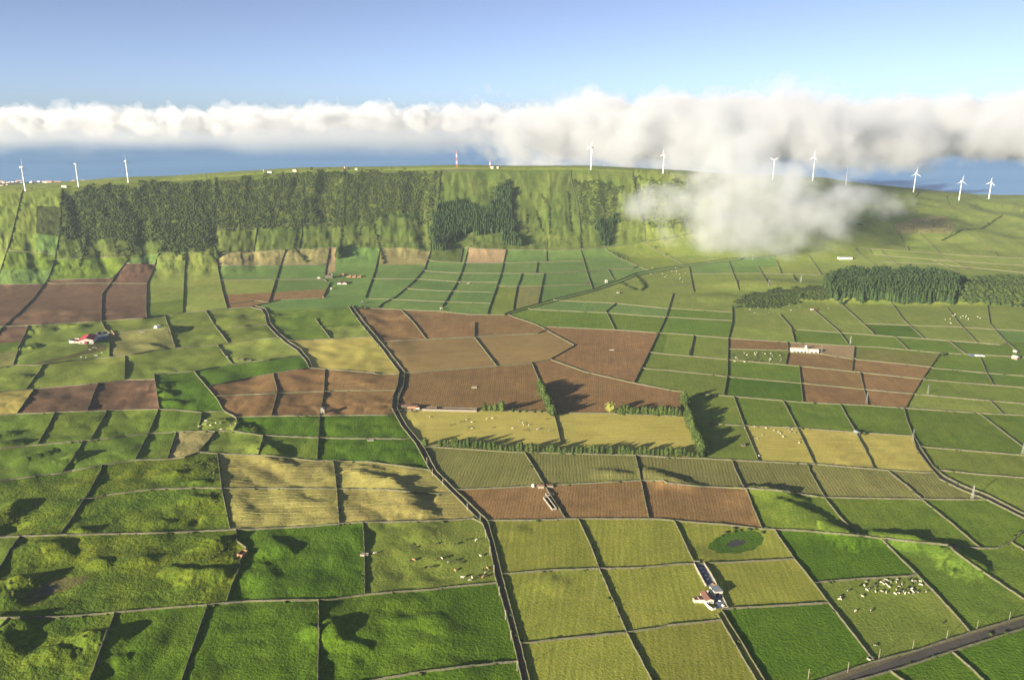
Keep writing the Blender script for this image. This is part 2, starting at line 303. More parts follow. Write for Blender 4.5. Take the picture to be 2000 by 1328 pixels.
# ------------------------------------------------------------------ traced field boundaries
# kind: w = dry stone wall, h = scrubby hedge bank, n = change of crop without a wall
LINES = '''
w B0 0,985 50,983 330,980 640,955 900,930 1160,912 1270,900 1400,890 1780,885 B1 -20,883 180,855 350,840 560,825 700,808 908,790
w B0 50,983 -40,1075
w B0 645,957 600,1060 560,1170 505,1328
w B0 1160,915 1095,1100 1050,1230 1018,1328
w B0 1780,885 1780,1100 1775,1328
w B1 250,1328 500,1285 800,1248 1020,1228
w B0 0,535 100,530 340,522 700,515 1000,508 1290,492 1320,490 1380,492 1700,475 B1 150,450 300,450 480,445 620,442 780,430 835,455
w B0 115,530 60,600 10,690 -40,760
w B0 1320,492 1322,555 1378,597 1335,680 1345,690 1300,790 1265,897
w B1 170,452 178,610 180,850
w B0 575,140 500,280 440,370 390,450 335,520
w M0 0,1085 340,1042 560,1000 750,970 935,965 1030,955 1110,925 1240,935 1500,945 1760,975 1850,975 M1 0,975 200,980 400,1005 540,1025
w B0 430,325 500,320 600,300 780,275 900,265 1100,260 1240,260
w B0 1215,80 1240,270 1285,490
w B0 1862,115 1880,265 1895,460
w B0 1240,262 1500,262 1860,264 B1 0,265 300,268 500,290 650,293
w M0 310,705 265,790 210,885
w M0 598,697 555,775 505,860
w M0 885,690 830,820 755,970
w M0 0,905 210,885 505,860 830,822 960,815 1110,808 1300,808 1460,832 1780,845 1860,847 M1 0,848 430,852
w M0 467,868 400,970 345,1043
w M0 985,815 935,965
w M0 1205,812 1110,925
w M0 1130,710 1105,808
w M0 0,720 95,712 300,705 490,697 690,690 890,687 1000,690 1110,703 1250,698
w M0 1085,478 1150,555 1210,625 1250,695 1320,735 1325,770 1300,808
w M0 1320,728 1500,725 1780,722 1850,721 M1 0,720 340,718
w M0 1470,840 1440,943
w M0 1815,465 1808,600 1785,722 1770,975
w M0 1525,485 1550,590 1515,724
w M0 1165,558 1300,530 1530,483 1725,455 1815,462 M1 0,465 230,483 240,490 385,490
w M0 1205,612 1530,598 1700,590 1850,586 M1 0,583 350,580
w M0 860,490 1085,475 1160,460 1300,435 1500,410 1700,380
w M0 860,490 890,687
w M0 0,590 180,575 330,560 550,540 700,522 860,520
w M0 190,575 95,712
w M0 548,542 487,697
w M0 700,388 695,522
w M0 245,440 145,578
w M0 0,457 80,440 220,440 400,415 520,405 620,395 720,385 850,360 980,345 1220,325 1400,300 1560,285
w M0 160,225 110,330 75,440
w M0 610,275 612,395
w M0 920,165 945,235 980,345
w M0 1150,140 1200,220 1275,318
w M0 1215,328 1255,385 1300,435
w M0 0,225 165,218 560,195 800,178 920,160 1150,135 1265,125 1400,115 1500,90 1560,75 1790,65 1815,50
w M0 565,195 590,245 620,262
n M0 0,315 140,305
n M0 1040,240 1225,240
n M0 150,310 330,300 430,290
w M0 600,265 800,245 950,235
w M0 1290,230 1440,215 1480,215
n M0 0,370 100,355
w M0 1760,180 1845,293
n M0 1810,180 2000,165
n M0 1810,228 M1 200,212
n M0 1500,130 1760,125 1900,120 M1 100,110
w M0 1600,305 1845,293 M1 0,292 210,283
n M0 1690,360 M1 0,348 255,345
n M0 1725,415 M1 0,407 320,405
w M0 1400,118 1460,130 1480,160 1490,215 1540,270 1600,320 1660,360 1710,420 1727,455
w M0 1420,108 1480,122 1500,155 1510,205 1560,262 1620,312 1680,350 1730,415 1742,455
w T0 0,1075 250,1073 270,1050 630,1040 700,958 865,960
w T0 125,545 95,680 60,820 0,1005
w T0 345,550 330,800 305,940 270,1040 190,1150 100,1240 20,1310 M0 0,250
w T0 720,930 700,958 640,1040 570,1130 565,1280
w T0 890,890 860,980 820,1070 815,1250
w T0 1040,890 1030,1000 1020,1235
w T0 1200,870 1215,980 1240,1110 1268,1210
w T0 1595,880 1560,980 1500,1175
w T0 1840,870 1815,1000 1800,1030
w T0 1845,1060 1795,1160
n T0 1875,870 1870,1000
n T0 0,635 330,638
n T0 0,775 325,800
w T0 0,880 160,895 305,905
w T0 305,935 470,925 700,920
n T0 0,990 280,995
n T0 0,1130 200,1127
w T0 265,1073 430,1068 820,1070
n T0 110,1245 350,1215 560,1205
n T0 580,1180 810,1165
n T0 820,1180 1020,1155
n T0 820,1050 1020,1035
n T0 1035,1100 1235,1090
w T0 890,900 1040,892 1200,885
w T0 1215,970 1400,970 1565,968 1830,965
w T0 1225,1050 1530,1048 1830,1045
n T0 1255,1130 1510,1118 1810,1100
w T0 1280,1185 1430,1165 1500,1175
w T0 1205,765 1420,760 1450,740 1900,735
w T0 1240,900 1400,893 1595,880 1840,870 1880,865
w T0 1435,755 1415,895
w T0 1690,780 1665,870
n T0 340,790 700,790
n T0 770,800 890,795
n T1 0,870 50,865
w T1 265,870 235,1000 180,1150
w T1 545,890 510,990 450,1060 350,1145 250,1195
w T1 725,870 710,955
w T1 755,880 720,1000 690,1070 610,1200
w T1 968,880 940,1010 900,1130 862,1235
w T1 1055,1020 1025,1100 1005,1215
n T1 1030,1100 1013,1205
w T1 1143,950 1133,1012
w T1 1180,1015 1145,1180
w T1 1195,800 1192,947
w T1 1380,870 1410,980 1450,1105
w T1 1535,990 1570,1055
n T1 100,968 250,965 500,962
w T1 535,943 735,955 960,955 1150,950 1400,945
w T1 510,1000 700,1012 930,1013 1180,1015 1400,1000 1530,990 1700,985
w T1 225,1045 480,1045 690,1060 920,1063
w T1 415,1100 650,1113 910,1120
n T1 715,1117 650,1215
w T1 200,1155 370,1160 620,1172 880,1180
n T1 895,1155 1000,1152
w T1 925,1085 1150,1085 1440,1073
w T1 600,870 745,868 800,875 968,880 1200,885 1380,880 1520,870 1740,840 1999,790 T2 150,760
w T1 1520,880 1600,930 1770,1000
w T1 1745,770 1745,845 1830,900 1960,965
n T1 1400,1060 1570,1050 1620,1040
n T1 1000,800 1200,805 1380,800
w T1 950,1238 1240,1155 1450,1103 1600,1050 1690,1012 1800,990 T2 130,962 300,938 400,925 520,920 700,900
w T1 960,1246 1260,1165 1450,1115 1600,1066 1690,1027 1800,1008 T2 130,975 330,948 350,945 440,935
w M1 133,118 380,130 600,140 770,158 970,160
w M1 980,160 1140,215 1350,330 1213,407 1400,475 1680,540 1940,590
w M1 1170,225 1400,235 1570,243 1820,260 M2 60,265 350,290
w M1 1900,40 1860,170 1815,265 1740,420 1680,540
w M1 1580,95 1525,140 1575,240
w M1 1230,78 1580,95 1875,125 M2 20,122 370,145
w M1 1090,128 1520,148 1850,172 M2 20,172 370,192
n M1 1620,40 1900,38 M2 50,38
w M1 380,130 450,200 525,298
w M1 795,200 790,283 850,360 915,445
w M1 1110,425 1150,520 1225,700 1245,750 1275,880
n M1 200,205 410,202 785,200 910,200 1090,205
w M1 275,308 785,283 1000,270 1180,262
n M1 345,388 790,358 1000,340 1300,315
w M1 415,485 640,465 915,445 1110,428 1213,407
w M1 350,690 600,692 800,690 1130,700 1240,705 1500,708 1960,725
n M1 1870,265 1840,380
w M1 1999,330 1985,390
w M1 530,895 1000,925 1680,942 M2 50,956 200,960 520,978 830,992 1240,1027 1490,1042
w M1 1770,368 M2 0,378 345,408
w B1 1070,60 1180,240 1215,300 1300,430
w B1 1690,80 1720,215 1765,432
w B1 680,270 1100,250 1300,240 1700,218 1850,218 B2 0,230 180,250 440,262 600,270 870,312 1420,322 1790,325
w B1 870,440 1100,440 1330,432 1760,432 1840,435 B2 0,438 300,462 540,488 800,500 1080,525 1200,540 1500,570 1750,598 1850,595 1930,560 2000,495
w M1 85,110 165,220 275,350 372,480 360,560 335,620 330,680 385,780 465,880 545,1030 675,1160 838,1325 B1 875,560 908,760 968,960 1020,1170 1055,1328
w M1 105,105 195,220 303,350 405,480 395,560 370,620 360,680 415,780 500,880 580,1030 710,1160 868,1310 B1 905,580 945,740 1003,960 1060,1170 1100,1328
w B1 945,740 1200,720 1480,710 1700,705 1850,692 B2 0,688 160,680
w B2 230,680 410,672 720,655
w B1 1050,1130 1240,1105 1480,1082 1640,1065 1820,1040 B2 0,1028 305,998
w B1 1370,432 1440,580 1490,715 1640,1060 1690,1160 1780,1328
w B1 1905,440 2000,640 B2 120,600 165,680 
w B2 310,935 430,1130 550,1328
w B2 290,960 405,1160 505,1328
w B2 330,932 600,918 905,900
w B2 610,500 720,655 820,780 910,900 1060,1090 1165,1225
w B2 840,785 1100,765 1390,750
w B2 1200,540 1380,720 1500,840 1700,1060
w B2 890,318 980,430 1080,525
w B2 450,262 490,370 540,488
w B2 1430,325 1600,460 1760,598
w B2 1580,590 1750,715 2000,880
w B2 1930,565 2000,605
w B2 370,118 440,262
w B2 790,140 890,315
w B2 1240,165 1350,250 1430,322
w M2 380,615 440,780 520,975
w M2 655,635 740,800 830,992
w M2 975,662 1065,820 1165,1012
w M2 170,600 325,610 770,648 1130,665 1340,680 1750,708 2000,720
w M2 240,765 440,778 740,790 1060,815 1375,835
w M2 1330,680 1345,740 1380,830 1400,910 1470,1005 1530,1075 1650,1135 1800,1195 2000,1295
w M2 1385,830 1420,895 1490,1000 1550,1055 1650,1110 1800,1165 2000,1270
w M2 1420,895 1700,918 2000,943
w M2 1520,1025 1760,1050 2000,1068
w M2 1750,708 1990,893
w M2 1810,640 1885,713
w M2 1375,600 1800,638 2000,655
w M2 1530,378 1480,450 1430,520 1340,675
w M2 360,350 680,358
w M2 680,368 870,378 1040,405 1500,452
w M2 680,320 685,360 670,435
w M2 360,410 740,445 1040,475 1430,518
w M2 340,505 750,540 1110,575 1375,600
w M1 1735,460 M2 30,470 340,502
w M2 745,448 768,648
w M2 1055,340 1040,475
w M2 1085,483 1130,665
w M2 372,110 372,200 350,290 345,500 325,608
w M2 158,275 135,390
w M2 1480,455 1800,485 2000,500
w M2 1440,520 1830,552 2000,565
w M2 1755,395 1790,480 1830,552
w M2 350,290 700,313 1060,335 1200,340 1530,372 1700,380 2000,395
n M2 1060,345 1200,350 1530,380 1700,390 2000,407
w M2 635,155 700,230 722,315
w M2 830,135 970,255 1025,330
w M2 965,85 1020,135 1170,270
w M2 1255,85 1330,190 1445,293
w M2 1570,120 1640,210 1740,315
w M2 1795,100 1810,210 1895,305 1960,360
w M2 1280,280 1355,355
w M2 1580,305 1680,382
n M2 370,225 720,250
w M2 715,240 980,260 1440,293 1740,315 1895,330
n M2 860,130 1020,135
w M2 1105,208 1350,218 1600,225 1830,240 2000,248
n M2 1910,305 2000,312
w T2 130,975 155,1115
w T2 350,945 410,1100
w T2 515,975 575,1080
w T2 610,925 645,1010
w T2 800,915 870,1020
w T2 710,1020 725,1055
w T2 135,1015 500,1012 800,1020 880,1022
n T2 0,1120 410,1108
w T2 0,1083 140,1070
n T2 510,975 830,975
w T2 1060,885 1185,980
w T2 1200,890 1330,990
w T2 1480,930 1640,1010
w T2 1270,740 1360,890
w T2 1420,790 1540,910 1700,1000
w T2 1690,790 1860,910
w T2 1050,870 1360,890 1700,915 2000,930
w T2 1130,905 1600,945 2000,970
w T2 1200,950 1500,960 2000,1010
n T2 1270,785 1580,790
n T2 1100,745 1270,742 1400,700 1560,690 1620,760 1580,790
n T2 1720,760 1850,710 2000,690
w T2 1085,535 1090,560
w T2 1235,550 1240,575
w T2 1415,558 1395,585
w T2 1568,575 1570,600 1590,640
w T2 190,505 230,555
n T2 0,820 90,800 170,860 100,890 30,895
w B2 870,1328 1170,1225 1400,1165 1700,1065 2000,975
n B2 960,1328 1200,1242 1450,1155 1700,1080 2000,987
n B2 1070,1328 1250,1268 1600,1155 2000,1022
w B2 1090,1328 1300,1268 1600,1170 2000,1042
w B2 1255,1285 1320,1328
w B2 1600,1175 1700,1260 1770,1328
n T0 130,545 350,535
w T1 605,440 590,600 560,700 545,890
n T1 980,430 985,560 1000,700
w T1 1328,425 1330,490 1370,640 1385,800
w T1 1670,440 1690,560 1710,680 1745,770
n T1 1630,520 1590,650 1560,800 1520,870
n T1 600,440 980,430
n M2 95,585 120,720 190,900 205,958
w B1 1990,684 B2 150,684 240,680
n T0 0,990 280,995 303,945
n T0 700,920 720,932 890,900
n T0 1200,885 1240,900
n T0 1880,865 T1 50,868 265,870 400,868 545,890 600,872
n P 0,377 60,375 150,366 250,357 350,354 420,348 500,341 600,336 700,334 800,333 900,330 1000,332 1100,332 1150,332 1240,337
n T1 1740,840 1742,780 1715,690 1690,560 1672,450
n T0 1900,735 T1 20,700 60,745 180,750 300,700 400,700 480,750 548,780
n T0 205,640 200,900 
'''
# rings: closed boundaries of small patches
RINGS = '''
n P 655,529 685,531 705,535 707,545 690,548 680,556 655,556 632,548 636,538
n B2 215,585 290,530 400,490 520,495 555,540 520,590 420,620 300,622
n B2 335,568 365,550 400,542 450,548 440,570 385,588 345,582
n B0 130,900 160,830 260,770 380,755 500,745 490,775 380,820 250,860 210,910
n B0 215,830 250,800 310,795 315,825 270,850 235,850
n M0 480,320 560,320 600,330 590,360 520,370 440,385 330,415 200,435 120,442 200,425 320,395 430,370 500,350
'''
SEEDS = '''
B0 20,600 g;B0 650,640 r;B0 1600,700 d;B0 250,1100 r;B0 800,1100 r;B0 1400,1150 d;B0 1950,1200 d;B0 250,250 r;B0 900,200 r;B0 800,400 r
B0 200,350 r;B0 100,480 r;B0 1550,180 w;B0 1550,370 w;B1 250,180 w;B1 250,360 w;B1 500,600 h;B1 500,1000 d;B1 700,1300 d
B1 1150,580 y;B1 1700,560 y;B1 1200,900 y;B1 1750,850 y;B1 1350,1250 y;B1 1850,1200 y;B2 150,500 y;B2 550,760 y;B2 650,1050 d;B2 200,1150 y
B2 60,850 y;B2 900,620 d;B2 700,400 d;B2 1200,420 g;B2 1750,420 g;B2 1600,800 g;B2 1850,700 g;B2 1300,950 h;B2 1500,1260 d;B2 1850,1180 d;B2 1200,1310 d
B2 300,600 v;B2 390,565 u;B0 430,790 m;B0 270,825 u
B1 850,150 o;B1 1400,150 o;B1 1900,150 o;B2 150,170 o;B2 600,200 o;B2 1000,230 o;B2 1450,260 o;B1 1000,340 b;B1 1500,320 b;B1 1900,330 b
B2 1970,560 g;B2 1600,1145 k;B2 1600,1125 q;B2 1700,1128 k
M0 120,800 g;M0 400,780 g;M0 700,770 g;M0 980,750 g;M0 1220,760 h;M0 1500,780 d;M0 1900,790 d;M0 250,970 g;M0 600,930 g;M0 890,880 g
M0 1050,880 f;M0 1300,870 h;M0 1600,900 g;M0 1900,910 d;M0 80,640 s;M0 330,640 p;M0 700,610 p;M0 980,530 d;M0 1020,630 d;M0 1400,450 d
M0 1360,560 b;M0 1360,650 b;M0 1680,530 b;M0 1650,650 b;M0 1900,530 b;M0 1900,650 b;M0 450,470 h;M0 950,420 h;M0 1450,350 l;M0 80,500 h
M0 800,310 o;M0 300,350 g;M0 300,250 h;M0 700,225 h;M0 1080,200 h;M0 1100,290 h;M0 1330,170 g;M0 1380,260 h;M0 60,400 o;M0 60,340 g;M0 60,270 p;M0 1600,240 g
M0 1900,200 l;M0 1900,250 l;M0 1850,330 s;M0 1850,380 s;M0 1850,435 s;M0 1700,95 l;M0 1700,150 g;M0 560,345 m;M0 350,400 m;M0 500,420 h
T0 100,1100 p;T0 60,1180 p;T0 400,1120 p;T0 700,1010 p;T0 700,1120 p;T0 700,1220 p;T0 300,1250 p;T0 450,1055 p;T0 20,1290 p
T0 50,700 h;T0 200,750 h;T0 50,590 h;T0 200,590 h;T0 50,830 h;T0 200,850 h;T0 50,950 g;T0 200,950 g;T0 400,850 r;T0 450,980 g;T0 550,860 r;T0 850,870 l;T0 950,1000 l;T0 950,1100 l;T0 1100,1000 l;T0 1100,1150 l
T0 1300,830 a;T0 1550,820 a;T0 1780,800 a;T0 1400,930 f;T0 1700,920 f;T0 1350,1010 e;T0 1700,1000 e;T0 1380,1090 l;T0 1700,1080 e;T0 1380,1150 b;T0 1650,1140 b;T0 1850,930 t
P 688,545 t;P 660,545 t;T1 150,910 f;T1 380,910 f;T1 100,1010 e;T1 380,1000 e;T1 650,910 e;T1 850,915 t;T1 850,980 e;T1 1090,1130 o;T1 970,1050 e;T1 950,1120 h;T1 1060,980 e;T1 850,1040 e;T1 830,1090 e
T1 800,1150 e;T1 600,1030 e;T1 560,1080 e;T1 550,1140 e;T1 300,1100 e;T1 500,1200 e;T1 780,1210 e;T1 950,1190 h;T1 1120,1050 e;T1 1300,1050 e;T1 1280,980 e;T1 1290,920 e
T1 1290,1130 e;T1 1500,950 e;T1 1550,1020 e;T1 1640,900 e;T1 1900,960 h;T1 800,500 a;T1 800,600 a;T1 400,780 a;T1 1150,650 a;T1 1150,740 a;T1 1100,840 e;T1 1280,840 e
T1 860,830 a;T1 1640,600 a;T1 1500,460 a;T1 1600,800 a;T1 700,820 a;T2 80,850 t;T2 1400,740 f;T2 1450,770 f
M1 250,160 b;M1 330,260 b;M1 600,160 b;M1 600,250 b;M1 1000,180 b;M1 960,240 b;M1 550,330 c;M1 600,430 c;M1 1000,300 c;M1 1100,370 c;M1 750,550 b;M1 1300,600 b;M1 1600,400 b
M1 150,530 b;M1 150,650 b;M1 800,780 s;M1 1600,800 s;M1 150,790 d;M1 150,910 d;M1 1820,330 g;M1 1900,330 l;M1 1850,420 l;M1 1850,510 g;M1 1900,330 h
M1 1300,100 e;M1 1300,180 g;M1 1350,150 g;M1 1700,130 e;M1 1680,200 g;M1 1950,150 e;M1 1950,100 e;M1 1950,220 g;M1 1400,80 e
M2 150,160 g;M2 150,220 g;M2 500,190 g;M2 500,270 l;M2 800,190 g;M2 850,280 g;M2 950,190 l;M2 1150,150 g;M2 1300,240 d;M2 1450,170 l;M2 1550,270 l;M2 1700,180 l;M2 1750,270 l
M2 1200,300 g;M2 1500,330 g;M2 1750,350 g;M2 1900,170 h;M2 1950,270 e;M2 500,325 b;M2 500,385 h;M2 550,470 g;M2 550,580 d;M2 850,410 b;M2 1300,380 b;M2 1250,440 b;M2 950,500 b;M2 1250,540 b
M2 950,610 b;M2 1230,620 b;M2 950,350 g;M2 780,330 t;M2 60,320 h;M2 250,340 h;M2 150,440 l;M2 200,540 g;M2 1600,430 g;M2 1900,440 g;M2 1600,500 g;M2 1900,530 g;M2 1650,590 h
M2 1600,660 l;M2 1950,680 l;M2 300,700 g;M2 550,700 g;M2 830,710 g;M2 1180,740 g;M2 350,870 h;M2 650,870 s;M2 930,900 s;M2 1250,920 s;M2 1600,800 g;M2 1900,780 g;M2 1700,980 h;M2 1800,1120 h
M2 60,650 b;M2 1300,360 k;M2 750,1050 o
T2 250,1060 l;T2 450,1050 l;T2 650,1050 l;T2 750,940 e;T2 1400,650 l;T2 1600,560 l;T2 1800,880 l;T2 1900,750 l;T2 1550,850 l;T2 1400,850 l
'''
# ------------------------------------------------------------------ ground materials
def field_mat(name, c1, c2, c3, tuft=1.2, bump=0.5, rows=0.0, row_sp=3.0, row_col=(0.1, 0.08, 0.04), patch=0.5, rowbump=0.0, wob=0.25):
    t = NT(name)
    pos = t.n('ShaderNodeNewGeometry').outputs['Position']
    mp = t.n('ShaderNodeMapping'); mp.inputs['Scale'].default_value = (1, 1, 0.4); t.l(pos, mp.inputs[0]); pos = mp.outputs[0]
    big = t.ramp(t.noise(0.016, pos, 3, 0.6), 0.36, 0.66)
    med = t.ramp(t.noise(0.09, pos, 3, 0.65), 0.35, 0.68)
    sm = t.noise(1.0 / tuft, pos, 3, 0.7)
    smr = t.ramp(sm, 0.34, 0.66)
    c = t.mix(big, c1, c2)
    c = t.mix(t.math('MULTIPLY', med, patch), c, c3)
    hgt = sm
    uv0 = t.n('ShaderNodeUVMap').outputs[0]; m0 = t.n('ShaderNodeMapping'); m0.inputs['Scale'].default_value = (.42, .022, 1); t.l(uv0, m0.inputs[0])
    streak = t.ramp(t.noise(1.0, m0.outputs[0], 3, .65), .3, .7)
    blotch = t.ramp(t.noise(.035, pos, 4, .7), .3, .7)
    if rows:
        uv = t.n('ShaderNodeUVMap').outputs[0]
        sx = t.n('ShaderNodeSeparateXYZ'); t.l(uv, sx.inputs[0])
        wv = t.math('MULTIPLY', t.math('SUBTRACT', t.noise(0.05, pos, 2), 0.5), wob * row_sp * 4)
        x = t.math('ADD', sx.outputs[0], wv)
        s_ = t.math('SINE', t.math('MULTIPLY', x, 2 * math.pi / row_sp))
        brk = t.ramp(t.noise(0.35, pos, 2, 0.7), 0.25, 0.6)
        rr = t.math('MULTIPLY', t.math('POWER', t.math('ADD', t.math('MULTIPLY', s_, 0.5), 0.5), 1.6), brk)
        # wider machinery bands
        s2 = t.math('SINE', t.math('MULTIPLY', x, 2 * math.pi / (row_sp * 4.3)))
        c = t.mix(t.math('MULTIPLY', rr, rows), c, row_col)
        c = t.mix(t.math('MULTIPLY', t.math('ADD', t.math('MULTIPLY', s2, 0.5), 0.5), rows * 0.25), c, row_col)
        hgt = t.math('SUBTRACT', hgt, t.math('MULTIPLY', rr, rowbump))
    hs = t.n('ShaderNodeHueSaturation'); t.l(c, hs.inputs['Color'])
    oi = t.n('ShaderNodeObjectInfo').outputs['Random']
    v1 = t.math('ADD', t.math('MULTIPLY', smr, 0.42), 0.78)
    v2 = t.math('ADD', t.math('MULTIPLY', oi, 0.2), 0.9)
    v2 = t.math('MULTIPLY', v2, t.math('ADD', t.math('MULTIPLY', streak, .26), .87))
    v2 = t.math('MULTIPLY', v2, t.math('ADD', t.math('MULTIPLY', blotch, .22), .89))
    t.l(t.math('MULTIPLY', v1, v2), hs.inputs['Value'])
    t.l(t.math('ADD', t.math('MULTIPLY', t.math('FRACT', t.math('MULTIPLY', oi, 7.31)), 0.012), 0.496), hs.inputs['Hue'])
    t.bsdf(hs.outputs[0], 0.95, t.bump(hgt, bump, 1.0), 0.12)
    return t.m

MATS = dict(
 g=field_mat('pasture_green', (.105, .165, .018), (.145, .195, .024), (.070, .130, .014), 1.6, .6),
 d=field_mat('deep_green_grass', (.066, .128, .006), (.095, .158, .010), (.044, .095, .005), 1.7, .8),
 h=field_mat('pale_pasture', (.150, .195, .030), (.19, .222, .040), (.105, .158, .022), 1.6, .5),
 r=field_mat('rough_pasture', (.078, .128, .010), (.15, .180, .012), (.045, .085, .008), 2.4, 1.1, patch=.8),
 y=field_mat('mown_meadow', (.190, .210, .028), (.235, .235, .036), (.13, .165, .020), 1.3, .35, .4, 3.6, (.31, .30, .07), wob=.1),
 s=field_mat('stubble_pasture', (.37, .315, .075), (.41, .34, .09), (.31, .29, .06), 1.2, .2, .15, 5.0, (.42, .36, .12)),
 f=field_mat('dry_grass', (.25, .215, .085), (.31, .255, .11), (.16, .165, .05), 2.4, .6, patch=.7),
 t=field_mat('bare_tan_earth', (.32, .22, .12), (.36, .25, .13), (.26, .20, .09), 2.0, .3),
 b=field_mat('ploughed_earth', (.235, .140, .055), (.275, .168, .068), (.175, .102, .042), 1.1, .45, .35, 2.1, (.14, .085, .038), .75, .15),
 c=field_mat('harrowed_earth', (.24, .160, .062), (.265, .175, .07), (.19, .15, .05), 1.2, .25, .2, 3.0, (.17, .105, .042)),
 p=field_mat('damp_ploughed_earth', (.140, .080, .046), (.175, .102, .058), (.105, .062, .038), 1.1, .4, .3, 2.6, (.078, .045, .03), .8),
 o=field_mat('maize_stubble', (.185, .180, .055), (.22, .205, .07), (.135, .150, .04), 1.1, .55, .5, 2.4, (.11, .12, .03), .5, .22),
 w=field_mat('cut_hay_stubble', (.29, .245, .078), (.27, .235, .066), (.20, .195, .045), 1.3, .4, .1, 2.2, (.34, .30, .11)),
 l=field_mat('yellow_green_pasture', (.185, .228, .042), (.235, .262, .056), (.130, .185, .032), 2.0, .5),
 e=field_mat('valley_pasture', (.112, .188, .042), (.150, .220, .052), (.085, .158, .034), 2.2, .35),
 j=field_mat('slope_grass', (.092, .124, .026), (.128, .146, .036), (.060, .090, .018), 2.6, .9, patch=.8),
 a=field_mat('steep_pasture', (.098, .138, .025), (.138, .160, .035), (.068, .105, .019), 2.4, .8, patch=.7),
 k=field_mat('grass_verge', (.14, .16, .03), (.21, .185, .05), (.09, .12, .02), .9, .6),
 q=field_mat('road_asphalt', (.080, .072, .066), (.095, .085, .076), (.066, .06, .054), .7, .08),
 x=field_mat('farm_track', (.12, .10, .068), (.15, .12, .082), (.09, .105, .045), .9, .4),
 m=field_mat('trodden_mud', (.10, .085, .035), (.11, .11, .035), (.07, .09, .02), 1.2, .6),
 v=field_mat('wet_grass_ring', (.055, .112, .009), (.08, .14, .012), (.035, .078, .008), 1.3, 1.2),
 z=field_mat('hill_scrub_grass', (.062, .082, .017), (.092, .102, .026), (.040, .058, .013), 2.6, 1.0, patch=.85),
)
tw = NT('pond_water'); tw.bsdf((.045, .045, .035), .12, tw.bump(tw.noise(2.0, tw.n('ShaderNodeNewGeometry').outputs['Position'], 2), .1, .1), .5)
MATS['u'] = tw.m

# ------------------------------------------------------------------ lines -> chart
def chart(X, Y): return np.stack([1500 * X / Y, -375000.0 / Y], -1)
def unchart(c):
    Y = -375000.0 / c[:, 1]; return c[:, 0] * Y / 1500, Y
def densify(p, step=12.0):
    out = [p[0]]
    for a, b in zip(p[:-1], p[1:]):
        n = max(1, int(math.hypot(b[0] - a[0], b[1] - a[1]) / step + .5))
        for k in range(1, n + 1): out.append((a[0] + (b[0] - a[0]) * k / n, a[1] + (b[1] - a[1]) * k / n))
    return out
def extend(p):
    p = list(p)
    for end in (0, -1):
        x, y = p[end]; x2, y2 = p[1] if end == 0 else p[-2]
        L = math.hypot(x - x2, y - y2); dx, dy = (x - x2) / L, (y - y2) / L
        if x <= 8 or x >= 1992: k = 750 / max(abs(dx), .5)
        elif y >= 1318: k = 800 / max(dy, .5)
        else: continue
        q = (x + dx * k, y + dy * k)
        p = [q] + p if end == 0 else p + [q]
    return p
POLY = []
for ln in (LINES + RINGS).strip().splitlines():
    if not ln.strip(): continue
    kind, rest = ln.split(' ', 1)
    p = P(rest)
    ring = ln in RINGS
    if ring:
        for _ in range(2):
            p = [((a[0] * u + b[0] * (1 - u)), (a[1] * u + b[1] * (1 - u))) for a, b in zip(p, p[1:] + p[:1]) for u in (.75, .25)]
        p = [(a + 2.2 * math.sin(k_ * 2.3), b + 1.2 * math.sin(k_ * 1.7)) for k_, (a, b) in enumerate(p)] if p[0][1] > 900 else p
        p = p + [p[0]]
    else: p = extend(p)
    # gentle natural waver
    q = densify(p, 12 if p[0][1] > 640 else 9)
    POLY.append(dict(kind=kind, px=q, ring=ring))
allpx = np.array([c for d in POLY for c in d['px']])
allw = hit(allpx)
i = 0
for d in POLY:
    n = len(d['px']); w3 = allw[i:i + n]; i += n
    d['c'] = [tuple(c) for c in chart(w3[:, 0], w3[:, 1])]
# snap loose ends on to the neighbouring line
segs = []; own = []
for k, d in enumerate(POLY):
    for j in range(len(d['c']) - 1): segs.append(d['c'][j] + d['c'][j + 1]); own.append((k, j))
segs = np.array(segs); own = np.array(own)
ins = {}
for k, d in enumerate(POLY):
    if d['ring']: d['c'][-1] = d['c'][0]; continue
    for end in (0, -1):
        p = np.array(d['c'][end])
        a = segs[:, :2]; b = segs[:, 2:]; ab = b - a
        t = np.clip(((p - a) * ab).sum(1) / ((ab ** 2).sum(1) + 1e-9), 0, 1)
        q = a + ab * t[:, None]; dist = np.hypot(*(q - p).T); dist[own[:, 0] == k] = 1e9
        m = int(dist.argmin())
        tol = 11 if p[1] < -420 else 7
        if dist[m] < tol:
            d['c'][end] = tuple(q[m]); ins.setdefault(tuple(own[m]), []).append((t[m], tuple(q[m])))
for (k, j), L in sorted(ins.items(), key=lambda z_: (-z_[0][1])):
    for t, q in sorted(L, reverse=True):
        if 0.02 < t < 0.98: POLY[k]['c'].insert(j + 1, q)

XL, YN, YFAR = 1750.0, -1900.0, -163.0
cv = []; ce = []
def addv(p): cv.append(Vector((p[0], p[1]))); return len(cv) - 1
def inside(p): return abs(p[0]) < XL - 3 and YN + 3 < p[1] < YFAR - 1
for d in POLY:
    prev = None
    for c in d['c']:
        ins_ = inside(c)
        if prev is not None and (ins_ or prev[1]):
            v = addv(c)
            if prev[0] is None: prev = (addv(prev[2]), prev[1])
            ce.append((prev[0], v)); prev = (v, ins_, c)
        else: prev = (None, ins_, c)
# frame of the chart
bx = np.linspace(-XL, XL, 200)
ring_ = [(x, YN) for x in bx] + [(XL, y) for y in np.linspace(YN, YFAR, 120)[1:]] + [(x, YFAR) for x in bx[::-1][1:]] + [(-XL, y) for y in np.linspace(YFAR, YN, 120)[1:-1]]
b0 = len(cv)
for c in ring_: addv(c)
for k in range(len(ring_)): ce.append((b0 + k, b0 + (k + 1) % len(ring_)))
